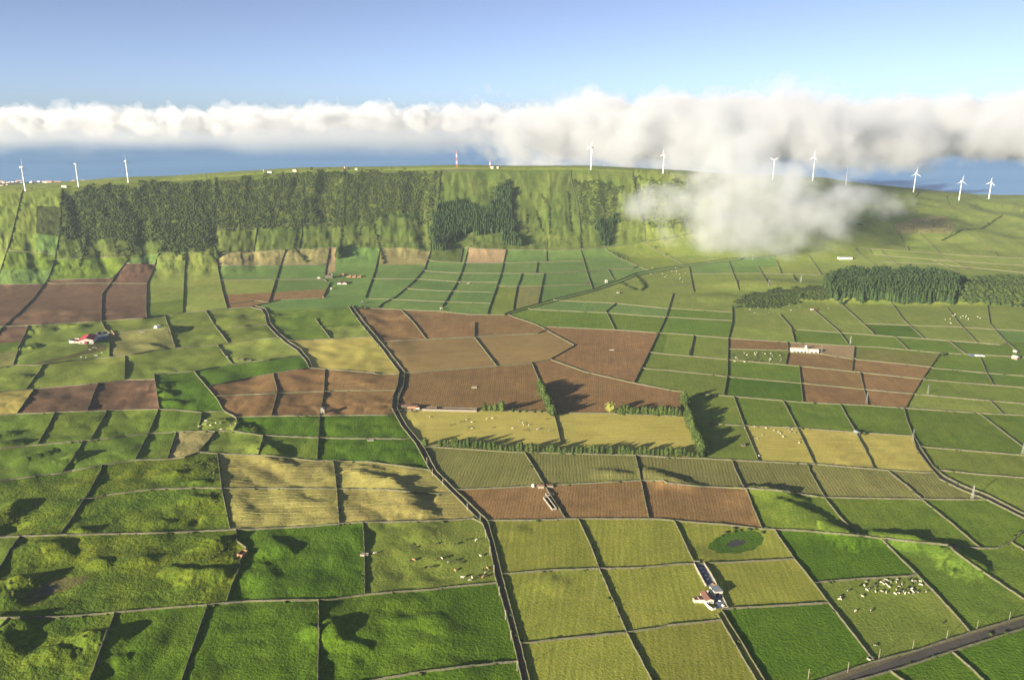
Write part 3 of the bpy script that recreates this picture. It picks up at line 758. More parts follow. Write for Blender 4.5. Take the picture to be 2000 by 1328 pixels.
# inner points
linepts = np.array([tuple(v) for v in cv])
cell = {}
for x, y in linepts: cell.setdefault((int(x // 6), int(y // 6)), []).append((x, y))
def clear(x, y, r):
    a, b = int(x // 6), int(y // 6)
    for i_ in (a - 1, a, a + 1):
        for j_ in (b - 1, b, b + 1):
            for (u, v) in cell.get((i_, j_), ()):
                if (u - x) ** 2 + (v - y) ** 2 < r * r: return False
    return True
y = YN + 10
row = 0
while y < YFAR - 2:
    dy = 26 if y < -1400 else (7.5 if y < -640 else (6.0 if y < -400 else 3.0))
    dx = 26 if y < -1400 else (8.0 if y < -640 else (8.0 if y < -400 else 5.0))
    xs = np.arange(-XL + 12 + (row % 2) * dx / 2, XL - 12, dx)
    for x in xs:
        if abs(x) > 1150 and row % 3 and dy < 20: continue
        if abs(x) > 1150 and (int(x) // 8) % 3 and dy < 20: continue
        jx = x + rng.uniform(-.2, .2) * dx; jy = y + rng.uniform(-.2, .2) * dy
        if clear(jx, jy, min(dx, dy) * .45): addv((jx, jy))
    y += dy; row += 1
res = delaunay_2d_cdt(cv, ce, [], 0, 1e-4)
rv, re_, rf, ov, oe, of_ = res
rc = np.array([tuple(v) for v in rv]); tri = np.array([f for f in rf if len(f) == 3])
q_ = rc[tri].mean(1); tri = tri[(np.abs(q_[:, 0]) < XL) & (q_[:, 1] > YN) & (q_[:, 1] < YFAR)]
cons = set()
for e, o in zip(re_, oe):
    if len(o): cons.add((min(e), max(e)))
X_, Y_ = unchart(rc); Z_ = H(X_, Y_)
e_ = 0.8
nx = (H(X_ - e_, Y_) - H(X_ + e_, Y_)) / (2 * e_); ny = (H(X_, Y_ - e_) - H(X_, Y_ + e_)) / (2 * e_)
NRM = np.stack([nx, ny, np.ones_like(nx)], -1); NRM /= np.linalg.norm(NRM, axis=1)[:, None]
WV = np.stack([X_, Y_, Z_], -1)
# orientation
a_, b_, c_ = WV[tri[:, 0]], WV[tri[:, 1]], WV[tri[:, 2]]
fl_ = ((b_[:, 0] - a_[:, 0]) * (c_[:, 1] - a_[:, 1]) - (b_[:, 1] - a_[:, 1]) * (c_[:, 0] - a_[:, 0])) < 0
tri[fl_] = tri[fl_][:, ::-1]
# components
em = {}
par = list(range(len(tri)))
def find(a):
    while par[a] != a: par[a] = par[par[a]]; a = par[a]
    return a
for ti, t in enumerate(tri.tolist()):
    for a, b in ((t[0], t[1]), (t[1], t[2]), (t[2], t[0])):
        k = (a, b) if a < b else (b, a)
        if k in cons: continue
        if k in em: par[find(ti)] = find(em[k])
        else: em[k] = ti
comp = np.array([find(i) for i in range(len(tri))])
TC = rc[tri].mean(1)
PXC = to_px(WV[tri].mean(1))
# seeds
seedpts = []; seedk = []
for it in SEEDS.replace('\n', ';').split(';'):
    it = it.strip()
    if not it: continue
    a, k = it.rsplit(' ', 1); seedpts.append(P(a)[0]); seedk.append(k)
sw = hit(seedpts); sc_ = chart(sw[:, 0], sw[:, 1])
ctype = {}
for p, k in zip(sc_, seedk):
    ti = int(((TC - p) ** 2).sum(1).argmin())
    # nearest centroid may lie across a line: accept only the triangle that holds the point
    best = None
    for tj in np.argsort(((TC - p) ** 2).sum(1))[:12]:
        A, B, C_ = rc[tri[tj]]
        d1 = (B[0]-A[0])*(p[1]-A[1])-(B[1]-A[1])*(p[0]-A[0]); d2 = (C_[0]-B[0])*(p[1]-B[1])-(C_[1]-B[1])*(p[0]-B[0]); d3 = (A[0]-C_[0])*(p[1]-C_[1])-(A[1]-C_[1])*(p[0]-C_[0])
        if (d1 >= 0 and d2 >= 0 and d3 >= 0) or (d1 <= 0 and d2 <= 0 and d3 <= 0): best = tj; break
    ctype[comp[best if best is not None else ti]] = k
NAMES = dict(g='pasture', d='pasture', h='pasture', r='rough_pasture', y='mown_meadow', s='stubble_pasture', f='dry_grass_field', t='bare_ground', b='ploughed_field',
 c='harrowed_field', p='ploughed_field', o='maize_field', w='hay_field', l='pasture', e='pasture', k='verge', q='road', x='track', m='muddy_ground', v='reedy_hollow', u='pond_water', z='hillside', j='slope_pasture', a='slope_pasture')
FANG = dict(b=0.12, y=0.1, o=0.1, p=-0.25, w=1.5, s=1.55, c=1.3)
COMPS = []
lanes = (np.array(P('M1 372,600 B1 720,340 945,870 1040,1200 T1 1100,1201 T2 60,975 M2 1400,900 1600,1100 1900,1230 M0 1490,180 1700,390 B2 420,1165 M0 1720,425')))
lw = hit(lanes); lc = chart(lw[:, 0], lw[:, 1])
order = np.argsort(comp, kind='stable'); cu, cst = np.unique(comp[order], return_index=True)
for cid, idx in zip(cu, np.split(order, cst[1:])):
    T = tri[idx]; cen = TC[idx].mean(0); yw = -375000 / TC[idx][:, 1]
    k = ctype.get(cid)
    A_ = WV[T]; ar = np.abs((A_[:, 1, 0]-A_[:, 0, 0])*(A_[:, 2, 1]-A_[:, 0, 1])-(A_[:, 1, 1]-A_[:, 0, 1])*(A_[:, 2, 0]-A_[:, 0, 0])).sum() / 2
    # rim length for thinness
    if k is None:
        ec = {}
        for t in T.tolist():
            for a, b in ((t[0], t[1]), (t[1], t[2]), (t[2], t[0])):
                kk = (min(a, b), max(a, b)); ec[kk] = ec.get(kk, 0) + 1
        rim = sum(np.linalg.norm(WV[a] - WV[b]) for (a, b), n in ec.items() if n == 1)
        cx, cyy = PXC[idx].mean(0)
        if ar / (rim / 2 + 1e-6) < 6.0: k = 'x' if ar > 60 else 'k'
        elif cyy < 470: k = 'z' if cx < 1600 else 'l'
        elif cyy < 600: k = 'e' if cx < 1500 else 'l'
        elif cx > 1300: k = 'g' if rng.rand() < .5 else 'h'
        else: k = 'g'
    vs, inv = np.unique(T, return_inverse=True)
    me = bpy.data.meshes.new(NAMES[k])
    me.from_pydata(WV[vs].tolist(), [], inv.reshape(-1, 3).tolist()); me.update()
    me.materials.append(MATS[k])
    me.polygons.foreach_set('use_smooth', [True] * len(me.polygons))
    uvl = me.uv_layers.new(name='UVMap')
    an = FANG.get(k, 0.1) + rng.uniform(-.06, .06)
    if k in 'by' and cen[0] < -50: an -= 0.15
    vi = np.zeros(len(me.loops), int); me.loops.foreach_get('vertex_index', vi)
    xy = WV[vs][vi][:, :2]
    uv = np.stack([xy[:, 0] * math.cos(an) - xy[:, 1] * math.sin(an), xy[:, 0] * math.sin(an) + xy[:, 1] * math.cos(an)], -1)
    uvl.data.foreach_set('uv', uv.astype(np.float32).ravel())
    me.normals_split_custom_set_from_vertices(NRM[vs].tolist())
    o = bpy.data.objects.new(NAMES[k], me); COL.objects.link(o); tag(o, kind='structure')
    COMPS.append(dict(k=k, px=PXC[idx].mean(0), area=ar, obj=o, T=T, cid=cid))
print(sorted([(int(d['area']), d['k'], d['px'].astype(int).tolist()) for d in COMPS])[-9:])
print('fields', len(COMPS), 'tris', len(tri))

# land beyond the fields: behind the ridge to the coast, and under the camera
def sheet(name, ys, xf, mat):
    vs = []; fs = []; n = None
    for r_, yy in enumerate(ys):
        xs = np.linspace(-xf(yy), xf(yy), 90); n = 90
        zz = H(xs, np.full(90, yy))
        vs += [(x, yy, z) for x, z in zip(xs, zz)]
        if r_:
            for c in range(n - 1):
                a = (r_ - 1) * n + c; fs.append((a, a + 1, a + n + 1, a + n))
    o = mesh_obj(name, vs, fs, mat, smooth=True); tag(o, kind='structure'); return o
sheet('coastal_land', np.concatenate([np.linspace(2298, 3500, 40), np.linspace(3600, 9200, 45)]), lambda yy: 1.17 * yy if yy < 4000 else 4680 + (yy - 4000) * .5, MATS['z'])
sheet('ground', np.concatenate([np.linspace(-1500, 150, 12), [198.5]]), lambda yy: 1.1 * 1500 if yy < 150 else 235, MATS['g'])
# ------------------------------------------------------------------ dry stone walls
def stone_mat():
    t = NT('dry_stone'); pos = t.n('ShaderNodeNewGeometry').outputs['Position']
    vo = t.n('ShaderNodeTexVoronoi'); vo.inputs['Scale'].default_value = 2.2; t.l(pos, vo.inputs['Vector'])
    sp = t.n('ShaderNodeSeparateColor'); t.l(vo.outputs['Color'], sp.inputs[0])
    c = t.mix(sp.outputs[0], (.07, .066, .048), (.17, .155, .115))
    c = t.mix(t.math('MULTIPLY', t.ramp(t.noise(.25, pos, 3), .42, .62), .7), c, (.11, .125, .045))
    t.bsdf(c, .95, t.bump(vo.outputs['Distance'], .8, .4), .1); return t.m
STONE = stone_mat()
LAND = [('the white farmhouse', 1385, 1150), ('the reedy pond', 1437, 1060), ('the red roofed barn', 172, 658),
 ('the long white sheds', 1572, 685), ('the conifer windbreak', 1200, 880), ('the conifer windbreak', 1350, 820), ('the ruined farmstead', 650, 540), ('the sunken stone pit', 1078, 980),
 ('the asphalt road', 1850, 1270), ('the asphalt road', 1680, 1320), ('the wooded slope', 300, 440), ('the dark conifer wood', 920, 470), ('the pine knoll', 1700, 570), ('the muddy hollow', 110, 1140),
 ('the hay fields', 600, 960), ('the stone hut', 475, 1080), ('the long straight track', 985, 1250), ('the track bend', 785, 760), ('the track top', 690, 600), ('the maize stubble', 1250, 910),
 ('the grazing herd', 1750, 1145), ('the drifting cloud', 1500, 480), ('the tan bare field', 945, 500), ('the yellow dry pasture', 1640, 880),
 ('the yellow striped fields', 680, 690), ('the zigzag wall', 1170, 680), ('the right hand lane', 1840, 920), ('the purple brown fields', 150, 590), ('the walled garden field', 270, 665),
 ('the left turbines', 60, 420), ('the winding green lane', 560, 650), ('the round cattle pen', 430, 825), ('the right turbines', 1800, 420), ('the far valley road', 1230, 545)]
FW = dict(g='green pasture', d='deep green grass', h='pale pasture', r='rough pasture', y='mown meadow', s='yellow stubble', f='dry grass', t='bare earth', b='brown ploughland',
 c='brown ploughland', p='dark ploughland', o='maize stubble', w='cut hay', l='yellowish pasture', e='valley pasture', k='grass verge', q='the road', x='the track', m='mud', v='reeds', u='water', z='hill grass', j='slope grass', a='slope grass')
comp_k = {d['cid']: d['k'] for d in COMPS}
def kind_at(c):
    return comp_k[comp[int(((TC - c) ** 2).sum(1).argmin())]]
def resample(p, step):
    p = np.asarray(p); L = np.concatenate([[0], np.cumsum(np.hypot(*(p[1:] - p[:-1]).T[:2]))])
    n = max(2, int(L[-1] / step) + 1); s = np.linspace(0, L[-1], n)
    return np.stack([np.interp(s, L, p[:, 0]), np.interp(s, L, p[:, 1])], -1)
def wall_mesh(xy, hgt, wid, cap=True):
    z = H(xy[:, 0], xy[:, 1]); n = len(xy)
    d = np.gradient(xy, axis=0); d /= np.linalg.norm(d, axis=1)[:, None] + 1e-9
    nm = np.stack([-d[:, 1], d[:, 0]], -1)
    vs = []
    sag = 1 + 0.22 * perlin(xy[:, 0] / 9, xy[:, 1] / 9)
    for i_ in range(n):
        hh = hgt * sag[i_] * (1 + rng.uniform(-.10, .10)); ww = wid * (1 + rng.uniform(-.15, .15)); off = rng.uniform(-.12, .12)
        c = xy[i_] + nm[i_] * off
        for k_, zz in ((-.62 * ww, -.5), (-.42 * ww, hh * .97), (-.1 * ww, hh * 1.04), (.42 * ww, hh * .95), (.62 * ww, -.5)):
            q = c + nm[i_] * k_; vs.append((q[0], q[1], z[i_] + zz))
    fs = []
    for i_ in range(n - 1):
        a = i_ * 5
        for k_ in range(4): fs.append((a + k_, a + k_ + 1, a + 6 + k_, a + 5 + k_))
    fs.append((4, 3, 2, 1, 0)); a = (n - 1) * 5; fs.append((a, a + 1, a + 2, a + 3, a + 4))
    return vs, fs
walls = []; WALLXY = []
for d in POLY:
    if d['kind'] != 'w': continue
    c = np.array([q for q in d['c'] if -1650 < q[0] < 1650 and q[1] > -1880])
    if len(c) < 2: continue
    X, Y = unchart(c); xy = np.stack([X, Y], -1)
    ym = Y.mean(); step = 2.2 if ym < 650 else (3.5 if ym < 1000 else 6)
    rs = resample(xy, step)
    hgt, wid = (1.1, .62) if ym < 800 else (1.2, .72)
    WALLXY.append(rs)
    lowx = to_px(np.array([X.mean(), Y.mean(), 0]))
    o = mesh_obj('dry_stone_wall', *wall_mesh(rs, hgt, wid), STONE)
    # describe it by what it parts and what it runs beside
    inview = [q for q in d['px'] if 0 < q[0] < 2000 and q[1] < 1328] or d['px']
    mid = np.array(inview).mean(0); pr = {}
    n = len(rs)
    for f in (.15, .3, .5, .7, .85):
        i_ = int(f * (n - 1)); i2 = min(i_ + 1, n - 1); i1 = max(i2 - 1, 0)
        t = rs[i2] - rs[i1]; t = t / (np.linalg.norm(t) + 1e-9); nn = np.array([-t[1], t[0]]) * 6
        if nn[0] > 0: nn = -nn
        ks = []
        for s_ in (1, -1):
            q = rs[i_] + nn * s_; ks.append(FW[kind_at(chart(q[:1], q[1:])[0])])
        ks = tuple(sorted(ks)); pr[ks] = pr.get(ks, 0) + 1
    ks = max(pr, key=pr.get)
    e0, e1 = inview[0], inview[-1]
    run = 'running across' if abs(e1[0] - e0[0]) > 2.2 * abs(e1[1] - e0[1]) else 'running away'
    lm = min(LAND, key=lambda L: (L[1] - mid[0]) ** 2 + 2.5 * (L[2] - mid[1]) ** 2)[0]
    body = ('between %s and %s' % ks) if ks[0] != ks[1] else 'through %s' % ks[0]
    walls.append([o, 'grey wall %s %s near %s' % (run.split()[1], body, lm[4:]), mid, 'a' if run[8] == 'a' and 'away' in run else 'c'])
byl = {}
for w_ in walls: byl.setdefault(w_[1], []).append(w_)
ORD = ['first', 'second', 'third', 'fourth', 'fifth', 'sixth', 'seventh', 'eighth', 'ninth', 'tenth']
for lab, L in byl.items():
    L.sort(key=lambda q: (q[2][0] if q[3] == 'a' else -q[2][1]))
    for i_, q in enumerate(L):
        s_ = lab if len(L) == 1 else (lab + (', %s from left' if q[3] == 'a' else ', %s from front') % ORD[i_])
        s_ = ' '.join(s_.split()[:16])
        tag(q[0], s_, 'wall', 'dry stone walls of the field patchwork', 'thing')
print('walls', len(walls))

# ------------------------------------------------------------------ sea
t = NT('sea_water'); pos = t.n('ShaderNodeNewGeometry').outputs['Position']
mp = t.n('ShaderNodeMapping'); mp.inputs['Scale'].default_value = (.25, 1, 1); t.l(pos, mp.inputs[0])
bands = t.ramp(t.noise(.0011, mp.outputs[0], 4, .6), .38, .66)
t.bsdf(t.mix(bands, (.09, .23, .44), (.13, .28, .50)), .42, t.bump(t.noise(.05, mp.outputs[0], 4, .7), .5, 4.0), .5)  # paler blue paints in distance haze, the haze box ends before the sea
o = mesh_obj('sea', [(-110000, 4200, -450), (110000, 4200, -450), (110000, 130000, -450), (-110000, 130000, -450)], [(0, 1, 2, 3)], t.m)
tag(o, kind='structure')
# ------------------------------------------------------------------ vegetation
def leaf_mat(name, c1, c2, c3, sc=.12):
    t = NT(name); pos = t.n('ShaderNodeNewGeometry').outputs['Position']
    c = t.mix(t.ramp(t.noise(sc, pos, 2), .35, .65), c1, c2)
    c = t.mix(t.math('MULTIPLY', t.ramp(t.noise(1.1, pos, 2), .45, .7), .7), c, c3)
    oi = t.n('ShaderNodeObjectInfo').outputs['Random']
    hs = t.n('ShaderNodeHueSaturation'); t.l(c, hs.inputs['Color']); t.l(t.math('ADD', t.math('MULTIPLY', oi, .4), .8), hs.inputs['Value'])
    b = t.bsdf(hs.outputs[0], .8, None, .15)
    tr = t.n('ShaderNodeBsdfTranslucent'); t.l(hs.outputs[0], tr.inputs[0])
    mx = t.n('ShaderNodeMixShader'); mx.inputs[0].default_value = .2
    t.l(b.outputs[0], mx.inputs[1]); t.l(tr.outputs[0], mx.inputs[2]); t.l(mx.outputs[0], t.out.inputs[0])
    return t.m
L_CON = leaf_mat('conifer_needles', (.022, .050, .016), (.040, .072, .020), (.065, .095, .028))
L_HED = leaf_mat('windbreak_leaves', (.035, .065, .018), (.065, .095, .022), (.10, .125, .03))
L_SCR = leaf_mat('scrub_leaves', (.020, .038, .012), (.050, .072, .018), (.075, .095, .024), .035)
L_OLV = leaf_mat('olive_scrub_leaves', (.050, .072, .018), (.10, .112, .03), (.14, .14, .04), .04)
L_YEL = leaf_mat('pale_willow_leaves', (.17, .19, .04), (.22, .23, .05), (.27, .26, .07))
BARK = simple_mat('pale_bark', (.13, .10, .07), (.22, .18, .13), 1.0)
ico_v, ico_f = [], []
_p = (1 + 5 ** .5) / 2
ico_v = np.array([(-1, _p, 0), (1, _p, 0), (-1, -_p, 0), (1, -_p, 0), (0, -1, _p), (0, 1, _p), (0, -1, -_p), (0, 1, -_p), (_p, 0, -1), (_p, 0, 1), (-_p, 0, -1), (-_p, 0, 1)], float)
ico_v /= np.linalg.norm(ico_v[0])
ico_f = np.array([(0, 11, 5), (0, 5, 1), (0, 1, 7), (0, 7, 10), (0, 10, 11), (1, 5, 9), (5, 11, 4), (11, 10, 2), (10, 7, 6), (7, 1, 8), (3, 9, 4), (3, 4, 2), (3, 2, 6), (3, 6, 8), (3, 8, 9), (4, 9, 5), (2, 4, 11), (6, 2, 10), (8, 6, 7), (9, 8, 1)])
def shell(kind, n, r, seed, size=.13):
    """crown of leaf-sized faces round a ragged core; unit height, base at 0"""
    R = np.random.RandomState(seed); V = []; F = []
    def rad(z):
        if kind == 'conifer': return r * (1.02 - z) ** .8 * min(1, (z + .05) * 7)
        if kind == 'spindle': return r * math.sin(math.pi * min(1, .12 + z * .88)) ** .7 * (1.12 - .45 * z)
        return r * math.sqrt(max(0, 1 - ((z - .52) / .5) ** 2))
    # core
    rings = [.04, .3, .55, .8, .97]; m = 6
    for z in rings:
        for k in range(m):
            a = 2 * math.pi * (k + R.rand() * .5) / m; q = max(.02, rad(min(z, .96)) * R.uniform(.6, .95)); V.append((q * math.cos(a), q * math.sin(a), z + R.uniform(-.04, .04)))
    for i_ in range(len(rings) - 1):
        for k in range(m):
            a = i_ * m + k; b = i_ * m + (k + 1) % m; F.append((a, b, b + m)); F.append((a, b + m, a + m))
    for _ in range(n):
        z = R.uniform(.02, 1.0) if kind != 'round' else .52 + .5 * math.sin(R.uniform(-1.3, 1.57))
        a = R.uniform(0, 6.283); q = rad(min(z, .99)) * R.uniform(.75, 1.18)
        c = np.array((q * math.cos(a), q * math.sin(a), z))
        s = size * R.uniform(.5, 1.2)
        d1 = R.normal(size=3); d1 /= np.linalg.norm(d1); d2 = R.normal(size=3); d2 -= d1 * d1.dot(d2); d2 /= np.linalg.norm(d2)
        b = len(V); V += [tuple(c + d1 * s), tuple(c - d1 * s * .5 + d2 * s * .7), tuple(c - d1 * s * .5 - d2 * s * .7)]; F.append((b, b + 1, b + 2))
    return np.array(V), np.array(F)
def trunk_vf(h, r0, r1, lean=.0, m=5):
    V = []; F = []
    for i_, z in enumerate((-.4 / max(h, 1), .35, .75, 1.0)):
        rr = r0 + (r1 - r0) * max(z, 0)
        for k in range(m): a = 2 * math.pi * k / m; V.append((rr * math.cos(a) + lean * z * z, rr * math.sin(a), z * h))
    for i_ in range(3):
        for k in range(m): F.append((i_ * m + k, i_ * m + (k + 1) % m, (i_ + 1) * m + (k + 1) % m, (i_ + 1) * m + k))
    # a few limbs
    for k in range(4):
        a = k * 1.7; z0 = h * (.45 + .12 * k); L = h * .22; b = len(V)
        d = np.array((math.cos(a), math.sin(a), .7)); s = np.array((-math.sin(a), math.cos(a), 0)) * r1
        p0 = np.array((lean * .3, 0, z0)); V += [tuple(p0 + s), tuple(p0 - s), tuple(p0 + (0, 0, -2 * r1)), tuple(p0 + d * L)]
        F += [(b, b + 1, b + 3), (b + 1, b + 2, b + 3), (b + 2, b, b + 3)]
    return V, F
def tree_proto(name, kind, h, r, n, leafm, seed, clear=.12, size=.07):
    e = empty(name); V, F = shell(kind, n, r / h, seed, size)
    V = V * (h, h, h * (1 - clear)); V[:, 2] += h * clear
    mesh_obj('crown', V, F, leafm, e); mesh_obj('trunk', *trunk_vf(h * .85, h * .03, h * .008), BARK, e)
    return e
def in_poly(p, poly):
    x, y = p[:, 0], p[:, 1]; r = np.zeros(len(p), bool); n = len(poly); j = n - 1
    for i_ in range(n):
        xi, yi = poly[i_]; xj, yj = poly[j]
        c = ((yi > y) != (yj > y)) & (x < (xj - xi) * (y - yi) / (yj - yi + 1e-12) + xi); r ^= c; j = i_
    return r
def scatter(txt, sp, jit=.45, extra=None):
    poly = P(txt); w3 = hit(densify(poly, 20)); x0, y0 = w3[:, :2].min(0); x1, y1 = w3[:, :2].max(0)
    gx, gy = np.meshgrid(np.arange(x0, x1, sp), np.arange(y0, y1, sp)); g = np.stack([gx.ravel(), gy.ravel()], -1)
    g += rng.uniform(-jit, jit, g.shape) * sp
    z = H(g[:, 0], g[:, 1]); p3 = np.column_stack([g, z]); q = to_px(p3)
    if sp < 5.5: q = q + np.stack([16 * perlin(g[:, 0] / 24, g[:, 1] / 24) + 10 * perlin(g[:, 0] / 7, g[:, 1] / 7), 14 * perlin(g[:, 0] / 22 + 40, g[:, 1] / 40) + 8 * perlin(g[:, 0] / 8, g[:, 1] / 12 + 7)], -1)
    return p3[in_poly(q, poly)]
def stuff_mass(name, protos, pts, hmin, hmax, mat, sink=.1, squash=(1.0, 1.0)):
    """many plants joined into one mesh"""
    VV = []; FF = []; off = 0; pi = rng.randint(0, len(protos), len(pts))
    for k, (V, F) in enumerate(protos):
        q = pts[pi == k]; n = len(q)
        if not n: continue
        a = rng.uniform(0, 6.283, n); h = rng.uniform(hmin, hmax, n); sx = rng.uniform(squash[0], squash[1], n) * h
        c, s = np.cos(a), np.sin(a)
        X = (V[None, :, 0] * c[:, None] - V[None, :, 1] * s[:, None]) * sx[:, None] + q[:, 0:1]
        Y = (V[None, :, 0] * s[:, None] + V[None, :, 1] * c[:, None]) * sx[:, None] + q[:, 1:2]
        Z = V[None, :, 2] * h[:, None] + q[:, 2:3] - sink * h[:, None]
        VV.append(np.stack([X, Y, Z], -1).reshape(-1, 3))
        FF.append((F[None] + (np.arange(n) * len(V))[:, None, None]).reshape(-1, 3) + off); off += n * len(V)
    VV = np.concatenate(VV).astype(np.float32); FF = np.concatenate(FF).astype(np.int32)
    me = bpy.data.meshes.new(name); me.vertices.add(len(VV)); me.vertices.foreach_set('co', VV.ravel())
    me.loops.add(FF.size); me.loops.foreach_set('vertex_index', FF.ravel())
    me.polygons.add(len(FF)); me.polygons.foreach_set('loop_start', np.arange(len(FF), dtype=np.int32) * 3)
    me.update(calc_edges=True); me.materials.append(mat)
    o = bpy.data.objects.new(name, me); COL.objects.link(o); tag(o, kind='stuff'); return o
def bush_vf(seed, n=14):
    R = np.random.RandomState(seed); V = ico_v * (R.uniform(.75, 1.15, (12, 1))) * (.6, .6, .5) + (0, 0, .45); F = ico_f.copy()
    V = list(map(tuple, V)); F = list(map(tuple, F))
    for _ in range(n):
        d = R.normal(size=3); d /= np.linalg.norm(d); d[2] = abs(d[2]) * .9; c = d * (.62, .62, .5) + (0, 0, .45); s = R.uniform(.12, .26)
        d1 = R.normal(size=3); d1 /= np.linalg.norm(d1); d2 = np.cross(d, d1); b = len(V)
        V += [tuple(c + d1 * s), tuple(c + d2 * s), tuple(c - d1 * s * .8 - d2 * s * .4)]; F.append((b, b + 1, b + 2))
    return np.array(V), np.array(F)
BUSH = [bush_vf(k) for k in range(6)]
CONV = [shell('conifer', 30, .27, 50 + k, .12) for k in range(4)]

# --- woods and scrub
SC_LEFT = 'T0 350,575 500,530 700,535 880,505 1000,515 1190,495 1215,560 1200,650 1195,780 1205,880 1150,870 1120,890 1040,890 900,895 885,820 780,830 730,920 690,850 600,820 480,830 340,810'
SC_MID = 'T0 1215,505 1300,490 1700,450 1900,440 T1 50,450 590,445 570,620 540,720 480,740 400,690 300,690 180,740 60,740 40,700 T0 1900,750 1700,750 1450,755 1205,775 1200,650'
SC_EAST = 'T1 1345,490 1430,485 1620,520 1590,650 1560,760 1480,720 1390,740 1370,650'
SC_FAR = 'T1 1675,480 1850,480 T2 150,495 330,480 330,560 200,620 150,720 T1 1900,760 1740,740 1700,620'
W_MID = 'T1 570,650 680,620 760,640 880,680 900,560 985,520 1000,700 1055,860 960,860 930,785 760,790 700,800 650,850 560,890 545,760'
W_EAST = 'T1 1480,730 1560,700 1590,640 1570,790 1530,870 1500,860 1470,790'
W_KNOLL = 'T2 900,1060 960,1025 1100,1010 1250,1020 1400,1020 1560,1040 1640,1070 1625,1185 1500,1180 1400,1165 1250,1165 1000,1160 910,1130'
S_KNOLL = 'T2 375,1180 420,1150 560,1105 700,1090 900,1070 910,1155 760,1175 640,1200 500,1205 390,1200'
B_KNOLL = 'T2 1640,1060 1800,1030 2100,1035 2300,1200 2000,1192 1800,1185 1610,1165'
p_ = scatter(SC_LEFT, 3.3); p_ = p_[fbm(p_[:, 0] / 30, p_[:, 1] / 30) > -.62]; stuff_mass('scrub', BUSH, p_, 1.0, 3.6, L_SCR, .2, (1.0, 1.5))
p_ = scatter(SC_MID, 3.5); m_ = fbm(p_[:, 0] / 50, p_[:, 1] / 50) > -.45; stuff_mass('scrub', BUSH, p_[m_], .9, 3.2, L_SCR, .2, (1.0, 1.5))
p_ = scatter(SC_MID, 5.0); stuff_mass('scrub', BUSH, p_, .9, 2.2, L_OLV, .2, (1.0, 1.7))
p_ = scatter(SC_EAST, 3.5); stuff_mass('scrub', BUSH, p_, 1.0, 3.0, L_SCR, .2, (1.0, 1.4))
p_ = scatter(SC_FAR, 4.0); m_ = fbm(p_[:, 0] / 40, p_[:, 1] / 40) > -.35; stuff_mass('scrub', BUSH, p_[m_], 1.0, 2.6, L_SCR, .2, (1.1, 1.8))
p_ = scatter(S_KNOLL, 3.0); stuff_mass('scrub', BUSH, p_, 1.5, 3.4, L_SCR, .2, (1.0, 1.5))
p_ = scatter(B_KNOLL, 4.2); stuff_mass('scrub', BUSH, p_, 4, 8, L_HED, .2, (.8, 1.2))
p_ = scatter('T1 880,560 985,490 1000,700 900,640', 3.8); stuff_mass('scrub', BUSH, p_, 2.0, 4.0, L_SCR, .2, (1.0, 1.4))
p_ = scatter('T1 1150,560 1220,560 1215,640 1160,600', 5.0); stuff_mass('scrub', BUSH, p_, 1.2, 2.4, L_OLV, .2, (1.0, 1.6))
for tx in ('T0 310,800 480,800 470,925 310,930', 'T0 500,800 690,800 700,910 490,920', 'T2 870,590 1090,560 1080,620 960,640', 'T2 1290,750 1560,690 1660,740 1580,785 1300,780', 'T1 680,790 930,790 960,870 700,865', 'T1 1230,810 1340,805 1350,840 1230,850'):
    p_ = scatter(tx, 5.2); m_ = fbm(p_[:, 0] / 22, p_[:, 1] / 22) > 0
    if m_.any(): stuff_mass('scrub', BUSH, p_[m_], .8, 1.9, L_OLV, .2, (1.0, 2.0))
# conifer woods: the nearest three hundred or so are trees of their own, the rest a joined mass behind them
def wood(txt, sp, hmin, hmax, n_own, where, group):
    p = scatter(txt, sp, .35); p = p[np.argsort(p[:, 1])]
    own, rest = p[:n_own], p[n_own:]
    for q in own:
        k = rng.randint(4); h = rng.uniform(hmin, hmax)
        if wood.me.get(k) is None:
            V, F = CONV[k]; tv, tf = trunk_vf(.9, .02, .006)
            V2 = np.concatenate([V, np.array(tv)]); F2 = [tuple(f) for f in F] + [tuple(i_ + len(V) for i_ in f) for f in tf]
            me = bpy.data.meshes.new('conifer_tree'); me.from_pydata(V2.tolist(), [], F2); me.update(); me.materials.append(L_CON); me.materials.append(BARK)
            for pl in me.polygons[len(F):]: pl.material_index = 1
            wood.me[k] = me
        o = bpy.data.objects.new('conifer_tree', wood.me[k]); COL.objects.link(o)
        o.location = (q[0], q[1], q[2] - .4); o.rotation_euler = (0, 0, rng.uniform(0, 6.28)); s = rng.uniform(.85, 1.25); o.scale = (h * s, h * s, h)
        tag(o, where, 'tree', group, 'thing')
    if len(rest): stuff_mass('conifer_forest', CONV, rest, hmin, hmax, L_CON, .04, (.85, 1.25))
wood.me = {}
wood(W_KNOLL, 4.0, 12, 16, 150, 'dark spire shaped conifer on the front edge of the pine knoll', 'conifers on the knoll')
wood(W_MID, 4.2, 10, 15, 100, 'dark spire shaped conifer in the wood below the mast', 'conifers in the middle of the slope')
wood(W_EAST, 5.0, 8, 13, 40, 'dark conifer in the narrow wood beside the drifting cloud', 'conifers in the narrow eastern wood')

